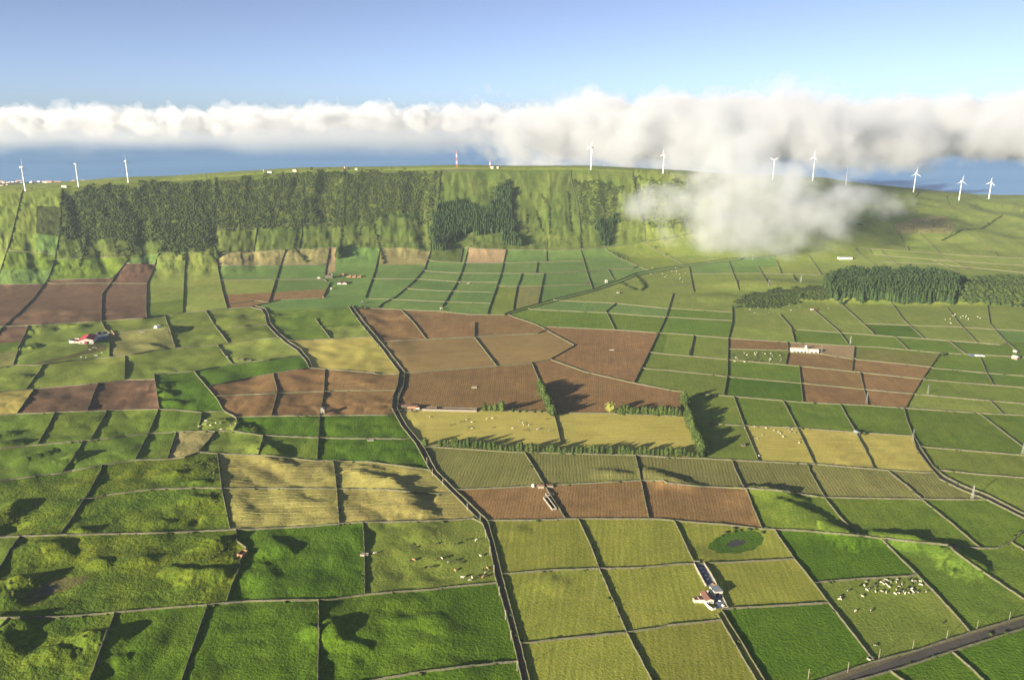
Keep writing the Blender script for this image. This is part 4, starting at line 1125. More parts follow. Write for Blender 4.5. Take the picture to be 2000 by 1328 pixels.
# --- shrubs and trees along gullies and walls of the slope
def along(txt, sp, off=1.5):
    p = resample(hit(densify(P(txt), 10))[:, :2], sp); p = p + rng.uniform(-off, off, p.shape)
    return np.column_stack([p, H(p[:, 0], p[:, 1])])
GUL = ['T0 770,800 720,920 700,960', 'T0 480,790 475,860 450,970', 'T0 1035,760 1025,940', 'T0 1195,700 1200,860 1212,960', 'T0 1660,760 1640,870 1710,950',
       'T0 1910,740 1900,860 1885,930', 'T1 225,740 290,960', 'T1 430,700 480,870', 'T1 165,740 140,800', 'T1 1160,570 1205,640 1212,790', 'T1 1080,680 1085,790', 'T1 1130,660 1170,780',
       'T1 1380,800 1385,870', 'T1 1680,1020 1720,1050 1740,1090 1720,1110', 'T1 1600,1065 1690,1105', 'T2 1545,830 1600,800 1650,770 1760,765 1880,690', 'T2 1070,740 1100,742',
       'T0 345,560 338,700', 'T0 1205,480 1195,640 1190,780', 'T1 600,445 590,600', 'T1 985,490 1000,680', 'T1 1675,470 1700,600 1740,740', 'T1 1310,560 1330,780', 'T0 620,800 660,910', 'T1 530,720 545,870', 'T0 1920,430 1915,730', 'T0 1690,450 1700,740']
p_ = np.concatenate([along(g_, 2.6, 1.8) for g_ in GUL]); stuff_mass('shrub_rows', BUSH, p_, 1.4, 3.6, L_SCR, .2, (.9, 1.4))
# scrubby growth on the walls and field edges nearer the camera
EDG = ['B0 1215,85 1240,270 1285,480', 'B1 1375,440 1440,580 1490,715 1640,1060 1700,1180', 'M2 1500,1010 1530,1060', 'B2 230,700 290,800 345,930', 'B2 560,505 480,490 400,492 300,530 225,580', 'M0 1330,770 1400,800 1440,790', 'B2 1500,1215 1700,1130 2000,1030']
p_ = np.concatenate([along(g_, 3.0, 1.6) for g_ in EDG]); p_ = p_[(fbm(p_[:, 0] / 14, p_[:, 1] / 14) > .05) & (rng.rand(len(p_)) < .8)]; stuff_mass('edge_growth', BUSH, p_, .7, 1.9, L_HED, .2, (.9, 1.6))
bp_ = []
for rs in WALLXY:
    n_ = len(rs); keep = rng.rand(n_) < (.16 if rs[:, 1].mean() < 800 else .12); q = rs[keep & (rs[:, 1] < 1500)] 
    if len(q): q = q + rng.uniform(-1.3, 1.3, q.shape); bp_.append(np.column_stack([q, H(q[:, 0], q[:, 1])]))
bp_ = np.concatenate(bp_); bp_ = bp_[fbm(bp_[:, 0] / 60, bp_[:, 1] / 60) > -.1]
stuff_mass('brambles', BUSH, bp_, .5, 1.7, L_HED, .25, (1.0, 2.0))
# rocks and bushes of the hummocky pasture
PATCH = ['B0 20,370 150,360 190,400 100,470 0,480', 'B0 1170,560 1300,560 1320,650 1150,660', 'B0 1130,760 1300,760 1290,800 1150,790', 'B0 480,1080 580,1080 580,1150 500,1150', 'B0 20,780 150,760 180,860 60,920', 'M0 1360,780 1440,780 1430,820 1360,810', 'B0 1150,280 1230,290 1230,350 1160,340', 'B0 1150,90 1225,85 1225,200 1180,240', 'B0 1010,130 1200,80 1200,120 1040,170']
for tx in PATCH:
    p_ = scatter(tx, 2.4)
    if len(p_): stuff_mass('rough_growth', BUSH, p_[rng.rand(len(p_)) < .6], .5, 1.5, L_OLV, .25, (.9, 1.6))

# --- windbreaks round the stubble pasture: every tree its own
WP = [tree_proto('windbreak_tree', 'spindle', 1.0, r_, 150, L_HED, 200 + k, .12, .075) for k, r_ in enumerate((.27, .34, .31, .38))]
used = set(); planted = []; made = []
def plant(q, h, label, group, k=None, name=None):
    k = rng.randint(len(WP)) if k is None else k
    o = WP[k] if k not in used else copy_tree(WP[k]); used.add(k)
    o.location = (q[0], q[1], q[2] - .1); o.rotation_euler = (0, 0, rng.uniform(0, 6.28)); s = rng.uniform(.85, 1.2); o.scale = (h * s, h * s, h)
    tag(o, label, 'tree', group); planted.append(o); return o
def row(txt, sp, h0, h1, label, group, off=.7):
    n_ = 0
    for q in sorted(along(txt, sp, off), key=lambda v_: to_px(v_)[0 if abs(P(txt)[0][0] - P(txt)[-1][0]) > 60 else 1]):
        if sp > 3.5 and rng.rand() < .05: continue
        plant(q, rng.uniform(h0, h1) * (1.0 + .28 * float(perlin(q[0:1] / 11, q[1:2] / 11)[0]) * 2) * rng.uniform(.86, 1.12), None, group); n_ += 1; made.append((label, abs(P(txt)[0][0] - P(txt)[-1][0]) > 60))
    for k_, o_ in enumerate(planted[-n_:] if n_ else []):
        tag(o_, label if n_ == 1 else '%s %s, %s from %s' % (label.split(' ')[0], ' '.join(label.split(' ')[1:12]), ordn(k_ + 1), 'left' if made[-1][1] else 'the back'), 'tree')
row('M1 600,893 1000,922 1300,930 1680,940 M2 0,946 120,950 200,955', 3.2, 5.4, 8.6, 'dark green tree in the long front row of the windbreak', 'front row of the windbreak')
row('M1 1960,640 M2 110,690 140,790 170,860 200,940', 3.6, 9.0, 11.5, 'green tree in the right side row of the square windbreak', 'right side row of the windbreak')
row('M1 1600,712 1750,716 1860,722 1960,725', 3.1, 8.2, 10.8, 'bushy tree in the back row right of the pale round tree', 'back row of the windbreak')
row('M1 1150,560 1175,620 1205,680 1225,730', 3.4, 8.0, 11.5, 'green tree in the row climbing the wall between two brown fields', 'tree row on the wall between brown fields')
row('M1 845,695 940,698', 4.2, 8, 9.5, 'tall dark tree in the small clump beside the brown field', 'small tree clump by the brown field')
row('M1 960,700 1060,700 1160,703', 6.0, 2.6, 6.0, 'low bushy tree between the small clump and the tree row', 'low trees along the top wall of the stubble pasture')
row('M1 513,885 517,888', 3.0, 6.8, 7.2, 'lone slim tree at the track end of the front windbreak', 'lone slim tree by the track')
row('T0 1900,870 1892,900 1885,930', 2.4, 9, 13, 'tall dark tree beside the tan strip above the ruined farmstead', 'trees above the ruined farmstead', 2.5)
row('T0 1205,890 1215,930', 3.0, 7, 9, 'tall dark tree on the wall under the left scrub slope', 'trees under the left scrub slope', 1.5)
row('T1 1540,890 1600,925 1640,935', 5.0, 4, 7, 'small tree on the wall right of the narrow eastern wood', 'small trees right of the narrow wood', 2)
row('T1 1800,870 1801,871', 2.0, 4, 4.5, 'small dark tree left of the tan hill patch', 'small trees at the tan hill patch', .2)
row('T1 1860,908 1861,909', 2.0, 5, 5.5, 'small dark tree below the tan hill patch', 'small trees at the tan hill patch', .2)
row('T0 1735,438 1742,438', 3.0, 5, 7, 'dark tree standing alone on the ridge skyline', 'lone tree on the skyline', .4)
e = tree_proto('round_tree', 'round', 9.5, 5.2, 500, L_YEL, 400, .05, .05)
q = hit([(1192, 806)])[0]; e.location = q; tag(e, 'pale yellow green round tree at the left end of the back windbreak', 'tree')
for (px_, py_), h_, lab in (((1689, 849), 2.6, 'dark round bush behind the little stone hut on the yellow wall'), ((1842, 695), 3.4, 'dark bush beside the far road at the brown field corner'),
                            ((1562, 582), 6.0, 'lone dark tree among scrub at the foot of the pine knoll'), ((708, 604), 4.0, 'dark bush beside the top of the track')):
    e = tree_proto('bush', 'round', h_, h_ * .62, 160, L_SCR, 410 + int(px_), .0, .09); q = hit([(px_, py_)])[0]; e.location = q; tag(e, lab, 'bush')
row('T0 900,505 1000,493 1100,483 1190,478', 9, 1.5, 3, 'low dark bush along the left ridge skyline', 'bushes along the left ridge skyline', 2)
# ------------------------------------------------------------------ built things
WHITE = simple_mat('limewash', (.44, .41, .35), (.54, .50, .44), 1.0)
TURB = simple_mat('turbine_white', (.60, .61, .62), (.66, .66, .66), .1, .5)
REDT = simple_mat('red_paint', (.42, .05, .03), (.50, .07, .04), .3)
BROWNT = simple_mat('brown_roof_tiles', (.13, .065, .05), (.19, .095, .07), 2.0, .85, .3)
REDR = simple_mat('red_sheet_roof', (.30, .035, .05), (.36, .05, .06), .3, .6)
GREYR = simple_mat('grey_sheet_roof', (.24, .27, .28), (.32, .35, .35), .6, .6)
CREAMR = simple_mat('pale_sheet_roof', (.52, .46, .36), (.62, .56, .46), .5, .7)
CONC = simple_mat('yard_concrete', (.10, .12, .17), (.15, .17, .21), .6, .9)
PALEC = simple_mat('pale_concrete', (.20, .185, .15), (.28, .25, .20), 1.0)
ORST = simple_mat('orange_stone', (.26, .15, .085), (.34, .21, .12), 1.5, .9, .5)
DARK = simple_mat('dark_opening', (.015, .015, .018), (.025, .025, .03), 1.0)
GLASS = NT('window_glass'); GLASS.bsdf((.04, .06, .08), .1, None, .6); GLASS = GLASS.m
STEEL = simple_mat('galvanised_steel', (.26, .27, .26), (.34, .35, .33), 1.0, .6)
WOODP = simple_mat('weathered_pole', (.28, .25, .2), (.36, .32, .26), 1.0)
TARP = simple_mat('white_sheeting', (.78, .78, .76), (.84, .84, .82), .6, .5)

def boxvf(x0, x1, y0, y1, z0, z1):
    v = [(x, y, z) for x in (x0, x1) for y in (y0, y1) for z in (z0, z1)]
    return v, [(0, 1, 3, 2), (4, 6, 7, 5), (0, 4, 5, 1), (2, 3, 7, 6), (0, 2, 6, 4), (1, 5, 7, 3)]
def joinvf(L):
    V = []; F = []
    for v, f in L:
        b = len(V); V += list(v); F += [tuple(i_ + b for i_ in q) for q in f]
    return V, F
def heading(p0, p1):
    """ground frame whose +Y runs from photo point p0 to p1"""
    a, b = hit([p0])[0], hit([p1])[0]; d = b - a
    return a, math.atan2(-d[0], d[1]), math.hypot(d[0], d[1])
def gable(parent, w, d, h, rh, wm, rm, ov=.3, mono=False, roofname='roof'):
    """walls and a gabled (or lean-to) roof; ridge along local Y"""
    w2, d2 = w / 2, d / 2; B = -1.2
    if mono:
        V = [(-w2, -d2, B), (w2, -d2, B), (w2, d2, B), (-w2, d2, B), (-w2, -d2, h + rh), (w2, -d2, h), (w2, d2, h), (-w2, d2, h + rh)]
        F = [(0, 1, 5, 4), (1, 2, 6, 5), (2, 3, 7, 6), (3, 0, 4, 7)]
        R = [(-w2 - ov, -d2 - ov, h + rh), (w2 + ov, -d2 - ov, h), (w2 + ov, d2 + ov, h), (-w2 - ov, d2 + ov, h + rh)]
        R = [(a, b, c + .05) for a, b, c in R] + [(a, b, c + .22) for a, b, c in R]
        RF = [(3, 2, 1, 0), (4, 5, 6, 7), (0, 1, 5, 4), (1, 2, 6, 5), (2, 3, 7, 6), (3, 0, 4, 7)]
    else:
        V = [(-w2, -d2, B), (w2, -d2, B), (w2, d2, B), (-w2, d2, B), (-w2, -d2, h), (w2, -d2, h), (w2, d2, h), (-w2, d2, h), (0, -d2, h + rh), (0, d2, h + rh)]
        F = [(0, 1, 5, 8, 4), (1, 2, 6, 5), (2, 3, 7, 9, 6), (3, 0, 4, 7)]
        k = ov * rh / w2
        R = [(-w2 - ov, h - k), (0, h + rh), (w2 + ov, h - k)]
        R = [(x, y, z + t_) for t_ in (.06, .24) for y in (-d2 - ov, d2 + ov) for x, z in R]
        RF = [(0, 1, 4, 3), (1, 2, 5, 4), (6, 9, 10, 7), (7, 10, 11, 8), (0, 6, 7, 1), (1, 7, 8, 2), (3, 4, 10, 9), (4, 5, 11, 10), (0, 3, 9, 6), (2, 8, 11, 5)]
    mesh_obj('wall', V, F, wm, parent); mesh_obj(roofname, R, RF, rm, parent)
def part(name, box, m, parent):
    o = mesh_obj(name, *boxvf(*box), m, parent); return o
def thing(name, p, rz, label, cat, group=None):
    e = empty(name, tuple(p), rz); tag(e, label, cat, group); return e

# near farm: white house, lean-tos, milking shed and walled yard
a, rz, L = heading((1386, 1172), (1374, 1154))
e = thing('farmhouse', hit([(1380.5, 1172)])[0], rz, 'small white farmhouse with brown tiled roof at the end of the walled yard', 'house')
gable(e, 4.4, 7.6, 2.6, .9, WHITE, BROWNT)
for x in (-1.2, 1.1):
    w_ = part('window', (x - .4, x + .4, -3.84, -3.78, 1.0, 1.9), WHITE, e); part('pane', (x - .32, x + .32, -3.87, -3.845, 1.08, 1.82), GLASS, w_)
d_ = part('door', (-.35, .35, -3.86, -3.80, 0, 1.9), BROWNT, e)
for y in (-2, .3, 2.4):
    w_ = part('window', (-2.28, -2.21, y - .35, y + .35, 1.1, 1.9), BROWNT, e); part('pane', (-2.31, -2.285, y - .28, y + .28, 1.17, 1.83), GLASS, w_)
ln = empty('lean_to', (-3.6, -.3, 0)); ln.parent = e
gable(ln, 2.6, 3.0, 1.9, .4, WHITE, BROWNT, .15, True)
ln = empty('lean_to', (-6.2, .1, 0)); ln.parent = e
gable(ln, 2.4, 2.4, 1.6, .3, WHITE, BROWNT, .15, True)
mesh_obj('chimney', *boxvf(.9, 1.5, 2.2, 2.8, 2.6, 4.3), WHITE, e)
e = thing('milking_shed', hit([(1398, 1158)])[0], rz + .1, 'white shed with grey sheet roof between yard and farmhouse', 'shed')
gable(e, 5.0, 5.6, 2.6, .5, WHITE, GREYR, .2, True); part('doorway', (-1.6, .2, -2.86, -2.81, 0, 2.1), DARK, e)
def low_wall(name, pxs, h, wdt, mat, label, cat='wall', group=None, step=1.5, base=0.0):
    w3 = hit(densify(pxs, 6)); rs = resample(w3[:, :2], step)
    o = mesh_obj(name, *wall_mesh(rs, h, wdt), mat); tag(o, label, cat, group, 'thing'); return o
low_wall('yard_wall', [(1355, 1101), (1366, 1122), (1378.5, 1145)], 1.6, .6, PALEC, 'pale rendered wall on the left side of the narrow milking yard')
low_wall('yard_wall', [(1375, 1101), (1388, 1122), (1399.5, 1143)], 1.6, .6, PALEC, 'pale rendered wall on the right side of the narrow milking yard')
low_wall('yard_wall', [(1356, 1098.5), (1366, 1098)], 1.4, .6, PALEC, 'short pale wall closing the top of the milking yard')
low_wall('yard_wall', [(1408, 1157), (1414, 1172), (1422, 1188)], 1.3, .5, PALEC, 'pale wall on the right of the farmhouse court')
low_wall('yard_wall', [(1411, 1189), (1422, 1188)], 1.5, .6, PALEC, 'short pale wall at the bottom corner of the farmhouse court')
low_wall('ramp_wall', [(1371, 1166), (1377, 1178), (1384, 1187), (1391, 1191)], 1.3, .8, WHITE, 'curved white wall in front of the farmhouse')
low_wall('yard_wall', [(1391, 1191), (1398, 1189)], 1.0, .6, WHITE, 'low white wall stub under the farmhouse gate')
def patch(name, pxs, mat, lift=.05, n=1):
    w3 = hit(pxs); c = w3.mean(0); V = [c] + list(w3); V = [(p[0], p[1], p[2] + lift + .12) for p in V]; k = len(w3)
    F = [(0, 1 + i_, 1 + (i_ + 1) % k) for i_ in range(k)]; o = mesh_obj(name, V, F, mat)
    if sum((V[f[1]][0] - V[0][0]) * (V[f[2]][1] - V[0][1]) - (V[f[1]][1] - V[0][1]) * (V[f[2]][0] - V[0][0]) for f in F) < 0: o.data.flip_normals()
    tag(o, kind='structure'); return o
patch('yard_floor', densify([(1357, 1102), (1374, 1102), (1398, 1143), (1380, 1145), (1357, 1102)], 8)[:-1], CONC)
patch('yard_floor', densify([(1391, 1162), (1405, 1158), (1418, 1186), (1400, 1189), (1391, 1162)], 8)[:-1], CONC)
for k, (x, y) in enumerate(((1365, 1103), (1369, 1110), (1373.5, 1117.5), (1377.5, 1125), (1381.5, 1132.5))):
    e = thing('feed_trough', hit([(x, y)])[0], rz, 'small white drinking trough down the middle of the milking yard', 'trough', 'troughs in the milking yard')
    part('bowl', (-.5, .5, -.35, .35, .35, .75), WHITE, e); part('leg', (-.4, -.25, -.1, .1, 0, .35), PALEC, e); part('leg', (.25, .4, -.1, .1, 0, .35), PALEC, e)
for k, (x, y, s_, l_) in enumerate(((1412, 1183, 1.0, 'white fertiliser sack lying in the farmhouse court'), (1405.5, 1174, .8, 'small white feed bin in the farmhouse court'), (1393, 1142, 1.2, 'tan straw heap at the lower end of the milking yard'))):
    V, F = shell('round', 10, .7, 900 + k, .2); o = mesh_obj('sack' if k == 0 else ('feed_bin' if k == 1 else 'straw_heap'), V * (1.6 * s_, 1.2 * s_, .9 * s_), F.tolist(), TARP if k < 2 else ORST)
    o.location = hit([(x, y)])[0]; tag(o, l_, ('sack', 'bin', 'heap')[k])

# red roofed barn and slurry tank, left
e = thing('barn', hit([(173, 667)])[0], .28, 'large barn with red sheet roof and white gable on the left', 'barn')
gable(e, 15, 22, 4.2, 2.2, WHITE, REDR, .4)
d_ = part('door', (-1.9, .4, -11.12, -11.04, 0, 3.2), REDR, e); part('handle', (.1, .25, -11.2, -11.13, 1.3, 1.7), STEEL, d_)
part('doorway', (.7, 3.0, -11.1, -11.03, 0, 3.2), DARK, e); part('window', (4.4, 6.6, -11.1, -11.04, 1.3, 2.2), GLASS, e); part('window', (-6, -4.5, -11.1, -11.04, 1.3, 2.2), GLASS, e)
part('roof_vent', (-.7, .7, 6, 8, 6.3, 7.2), DARK, e)
ln = empty('lean_to', (-10, -3, 0)); ln.parent = e
gable(ln, 5, 9, 2.6, .8, WHITE, REDR, .2, True)
e = thing('slurry_tank', hit([(145.5, 668)])[0], 0, 'round open topped white tank beside the red roofed barn', 'tank')
n = 28; V = []; F = []
for r_, z in ((5.2, -1), (5.2, 3.0), (4.85, 3.0), (4.85, .2)):
    V += [(r_ * math.cos(2 * math.pi * k / n), r_ * math.sin(2 * math.pi * k / n), z) for k in range(n)]
for i_ in range(3):
    F += [(i_ * n + k, i_ * n + (k + 1) % n, (i_ + 1) * n + (k + 1) % n, (i_ + 1) * n + k) for k in range(n)]
mesh_obj('tank_wall', V, F, WHITE, e); mesh_obj('slurry', [(4.9 * math.cos(2 * math.pi * k / n), 4.9 * math.sin(2 * math.pi * k / n), 1.6) for k in range(n)], [tuple(range(n))], DARK, e)
patch('barn_yard', densify([(188, 650), (213, 647), (216, 655), (206, 665), (188, 667), (188, 650)], 6)[:-1], CONC)
low_wall('yard_wall', [(217, 646.5), (224, 655)], 1.6, .6, ORST, 'short orange lit wall right of the barn yard')
low_wall('yard_wall', [(190, 655), (191, 651), (199, 649), (200, 653)], 1.4, .6, PALEC, 'pale concrete pen wall behind the barn yard')
e = thing('silage_heap', hit([(308, 639)])[0], -.5, 'bright white sheeted silage heap on the grass right of the barn', 'heap')
V = []
for y, s_ in ((-4, .3), (-2.6, 1), (2.6, 1), (4, .3)):
    V += [(-2.6 * (.6 + .4 * s_), y, -.5), (-1.6 * s_, y, 1.9 * s_), (0, y, 2.5 * s_), (1.6 * s_, y, 1.9 * s_), (2.6 * (.6 + .4 * s_), y, -.5)]
mesh_obj('sheeting', V, [(i_ * 5 + k, i_ * 5 + k + 1, i_ * 5 + k + 6, i_ * 5 + k + 5) for i_ in range(3) for k in range(4)] + [(4, 3, 2, 1, 0), (15, 16, 17, 18, 19)], TARP, e)
part('weight_board', (-1.2, 1.2, -5.6, -5.0, 0, .3), TARP, e)
e = thing('stone_trough', hit([(278, 649)])[0], .2, 'low pale stone slab left of the white silage heap', 'trough'); part('basin', (-3, 3, -.8, .8, -.3, .7), PALEC, e); part('water', (-2.7, 2.7, -.55, .55, .7, .72), DARK, e)

# the two long white sheds
e = thing('long_shed', hit([(1562, 688.5)])[0], -.12 + math.pi / 2, 'longer white cattle shed with cream roof beside brown fields', 'shed')
gable(e, 7, 17.5, 3.0, 1.2, WHITE, CREAMR, .3); part('roof_vent', (1.6, 2.2, -7, 6, 3.75, 3.95), ORST, e)
for k in range(4): part('doorway', (-3.58, -3.52, -7 + k * 3.8, -5 + k * 3.8, 0, 1.6), DARK, e)
e.location[1] += 3
e = thing('long_shed', hit([(1590, 690.5)])[0], -.1 + math.pi / 2, 'shorter white shed with cream roof right of the longer shed', 'shed')
gable(e, 6, 10, 3.0, 1.1, WHITE, CREAMR, .3); part('doorway', (-3.08, -3.02, -3.5, -1, 0, 1.8), DARK, e); part('doorway', (-3.08, -3.02, 1.2, 3.4, 0, 1.8), DARK, e)
e.location[1] += 3
e = thing('feed_silo', hit([(1574, 682)])[0], 0, 'small pink and white feed silo behind the longer white shed', 'silo')
n = 10; V = [(r_ * math.cos(6.283 * k / n), r_ * math.sin(6.283 * k / n), z) for r_, z in ((1.2, 0), (1.2, 3.6), (.2, 4.4)) for k in range(n)]
mesh_obj('drum', V, [(i_ * n + k, i_ * n + (k + 1) % n, (i_ + 1) * n + (k + 1) % n, (i_ + 1) * n + k) for i_ in range(2) for k in range(n)], TARP, e); part('ladder', (-.2, .2, -1.35, -1.22, 0, 3.6), STEEL, e)
# far long building under the drifting cloud, and ridge buildings
def shed(name, px, rz_, w_, d_, h, rh, wm, rm, label, cat='shed', group=None, mono=False, door=True):
    p = px if len(px) == 3 else hit([px])[0]
    e = thing(name, p, rz_, label, cat, group); gable(e, w_, d_, h, rh, wm, rm, .15, mono)
    if door: part('door', (-.5, .5, -d_ / 2 - .07, -d_ / 2 - .02, 0, min(h * .8, 2)), DARK, e)
    return e
shed('long_shed', (1650, 506), math.pi / 2 - .05, 7, 24, 3, .8, WHITE, GREYR, 'long low white shed alone in pasture below the drifting cloud')
shed('cottage', (1983, 701), .5, 5, 6, 2.4, 1.3, PALEC, GREYR, 'pale cottage beside the far road at the right', 'house')
shed('shed', (1983, 688), .5, 3, 4, 1.8, .6, PALEC, GREYR, 'tiny white shed on the wall above the pale cottage')
shed('stone_hut', (1673, 848), .3, 3.6, 4, 2.2, .5, STONE, GREYR, 'little stone hut on the wall between two yellow fields', 'hut')
shed('stone_hut', (631, 806), .1, 3.2, 4.2, 3.6, .5, PALEC, GREYR, 'narrow grey stone hut on the wall under the brown fields', 'hut')
shed('stone_hut', (708.5, 593), .1, 2.6, 3.0, 3.0, .4, STONE, GREYR, 'small stone hut by the dark bush near the track top', 'hut')
shed('hut', (1184, 552), .2, 3.2, 3.6, 3.4, .6, WHITE, CREAMR, 'tiny white hut in the pasture above the far valley road', 'hut')
shed('hut', (862, 605), .2, 3, 3, 2.2, .4, PALEC, CREAMR, 'tiny pale hut at the top edge of the brown fields', 'hut')
shed('hut', (1362, 826), 0, 1, 1, .1, .1, PALEC, CREAMR, 'x', 'x') if 0 else None
# stone hut without roof on the hummocky pasture wall
e = thing('ruined_hut', hit([(474, 1084)])[0], -.35, 'small roofless orange stone hut on the wall beside the dark shadow', 'hut')
mesh_obj('wall', *joinvf([boxvf(-2, 2, -2.6, -2.2, -.8, 2.0), boxvf(-2, 2, 2.2, 2.6, -.8, 2.3), boxvf(-2, -1.6, -2.2, 2.2, -.8, 2.1), boxvf(1.6, 2, -2.2, 2.2, -.8, 2.2)]), ORST, e)
part('doorway', (-.4, .4, -2.66, -2.61, 0, 1.6), DARK, e)
e = thing('water_cistern', hit([(712, 1084)])[0], -.05, 'pale concrete water cistern built across the wall in the grass', 'cistern')
mesh_obj('basin', *joinvf([boxvf(-2.4, 2.4, -1, -.75, -.8, 1.1), boxvf(-2.4, 2.4, .75, 1, -.8, 1.1), boxvf(-2.4, -2.15, -.75, .75, -.8, 1.1), boxvf(2.15, 2.4, -.75, .75, -.8, 1.1)]), PALEC, e)
part('cover', (-1.4, .6, -.74, .74, .8, .95), ORST, e); part('water', (-2.1, 2.1, -.7, .7, .3, .5), DARK, e)
def pen(px, rz_, w_, d_, h, mat, label, name='stone_pen', cat='pen', group=None, inner=DARK):
    e = thing(name, hit([px])[0], rz_, label, cat, group); t_ = .45; w2, d2 = w_ / 2, d_ / 2
    mesh_obj('wall', *joinvf([boxvf(-w2, w2, -d2, -d2 + t_, -.8, h), boxvf(-w2, w2, d2 - t_, d2, -.8, h * 1.1), boxvf(-w2, -w2 + t_, -d2 + t_, d2 - t_, -.8, h), boxvf(w2 - t_, w2, -d2 + t_, d2 - t_, -.8, h)]), mat, e)
    part('floor', (-w2 + t_, w2 - t_, -d2 + t_, d2 - t_, -.1, .12), inner, e); return e  # near-black floor paints in the shade between the walls
a, rz2, L = heading((1082.5, 996), (1065, 972.7))
pen((1074, 984), rz2, 3.4, L, 1.3, PALEC, 'long sunken stone walled pit in the brown field', 'stone_pit', 'pit')
pen((1071, 966.5), rz2, 3.6, 3.0, 1.1, PALEC, 'small square stone basin above the sunken pit', 'stone_basin', 'basin')
pen((1078, 967), rz2, 3.0, 2.4, 1.0, STONE, 'right hand stone basin above the sunken pit', 'stone_basin', 'basin')
shed('water_cistern', (1056.5, 952), .0, 4.4, 3.2, 1.6, .15, PALEC, ORST, 'flat topped stone cistern at the top of the brown field', 'cistern', None, True, False)
shed('water_cistern', (1074, 951), .15, 4.2, 2.6, 1.3, .4, PALEC, ORST, 'lower stone cistern right of the wall above the brown field', 'cistern', None, True, False)
V, F = shell('round', 0, .62, 71, .1); o = mesh_obj('wrapped_bales', V * (2.4, 2.4, 2.6), F.tolist(), TARP); o.location = hit([(1041, 951)])[0] + (0, 0, -.2); tag(o, 'pale domed heap of wrapped bales left of the flat topped cistern', 'heap')
for px_, lab in (((926, 757), 'grey stone trough in the middle of the large brown field'), ((1195, 684), 'pale stone trough in the brown field right of the zigzag wall'),
                 ((724, 860), 'dark stone trough on the wall between two green fields'), ((895, 552), 'pale stone trough on a wall crossing in the valley pasture'), ((914, 554), 'second small trough right of the wall crossing in the valley pasture')):
    e = thing('stone_trough', hit([px_])[0], .05, lab, 'trough')
    mesh_obj('basin', *joinvf([boxvf(-2.6, 2.6, -1.1, -.8, -.3, .9), boxvf(-2.6, 2.6, .8, 1.1, -.3, .9), boxvf(-2.6, -2.3, -.8, .8, -.3, .9), boxvf(2.3, 2.6, -.8, .8, -.3, .9)]), PALEC, e)
    part('water', (-2.3, 2.3, -.8, .8, .3, .6), DARK, e)
for px_, w_, d_, lab in (((470, 703), 7, 3.5, 'ruined stone pen in the pale pasture left of the green lane'), ((487, 705), 5, 3, 'smaller ruined stone pen beside the first ruin'), ((534, 768), 3, 3, 'small stone pen at the wall crossing of the brown fields'), ((444, 698), 1.6, 1.6, 'pale stone post at the wall left of the ruined pens'),
                        ((1452, 871), 2.6, 2.6, 'pale stone pen at the wall crossing left of the yellow fields'), ((1805, 742), 3, 3, 'dark stone pen at the right corner of the brown fields'), ((1667, 702), 5, 2, 'pale trough shaped pen between the brown fields')):
    pen(px_, .1, w_, d_, 1.5, STONE if w_ > 2 else PALEC, lab, 'stone_pen', 'pen')
e = thing('stone_trough', hit([(1497, 1033)])[0], .0, 'tiny white trough at the corner of the brown field', 'trough'); part('basin', (-.9, .9, -.5, .5, -.3, .9), WHITE, e); part('water', (-.75, .75, -.35, .35, .9, .92), DARK, e)
e = thing('stone_trough', hit([(1700, 1286)])[0], .6, 'open concrete trough at the wall end beside the asphalt road', 'trough')
mesh_obj('basin', *joinvf([boxvf(-1.6, 1.6, -1, -.8, -.3, .9), boxvf(-1.6, 1.6, .8, 1, -.3, .9), boxvf(-1.6, -1.4, -.8, .8, -.3, .9), boxvf(1.4, 1.6, -.8, .8, -.3, .9)]), PALEC, e); part('water', (-1.4, 1.4, -.8, .8, .3, .5), DARK, e)

# silage trench and farm clutter at the bend of the track
a, rz3, L = heading((826, 799), (932, 801))
e = thing('silage_trench', (hit([(826, 799)])[0] + hit([(932, 801)])[0]) / 2, rz3, 'long empty concrete silage trench under the large brown field', 'trench')
l2 = L / 2
mesh_obj('wall', *joinvf([boxvf(4.0, 4.5, -l2, l2, -.8, 1.9), boxvf(-4.5, -4.0, -l2, l2, -.8, .5), boxvf(-4.0, 4.0, l2 - .5, l2, -.8, 1.9), boxvf(-4.0, 4.0, -l2 + 12, -l2 + 12.5, -.8, 1.6)]), PALEC, e)
part('floor', (-4.0, 4.0, -l2, l2 - .5, -.1, .12), BROWNT, e)
e.location[1] += 0
shed('shed', (806, 797), math.pi / 2, 4, 9, 2.2, .6, ORST, BROWNT, 'low brownish shed in the farm clutter at the track bend', 'shed')
shed('shed', (789, 796), math.pi / 2 + .2, 3.4, 5, 2.2, .6, STONE, BROWNT, 'brown roofed shed nearest the bend of the track', 'shed')
shed('shed', (816, 799), math.pi / 2, 3.0, 3.4, 1.8, .5, WHITE, BROWNT, 'tiny brown roofed shed beside the silage trench', 'shed')
for k, (x, y) in enumerate(((779, 790), (781, 794), (796, 792), (801, 791), (798, 801), (805, 804), (811, 803), (808, 806))):
    V, F = shell('round', 8, .7, 700 + k, .2); o = mesh_obj('wrapped_bale', V * (1.3, 1.3, 1.5), F.tolist(), (STONE, DARK, ORST, STONE)[k % 4]); o.location = hit([(x, y)])[0]
    tag(o, 'wrapped bale lying in the farm clutter at the track bend', 'bale', 'bales at the track bend')

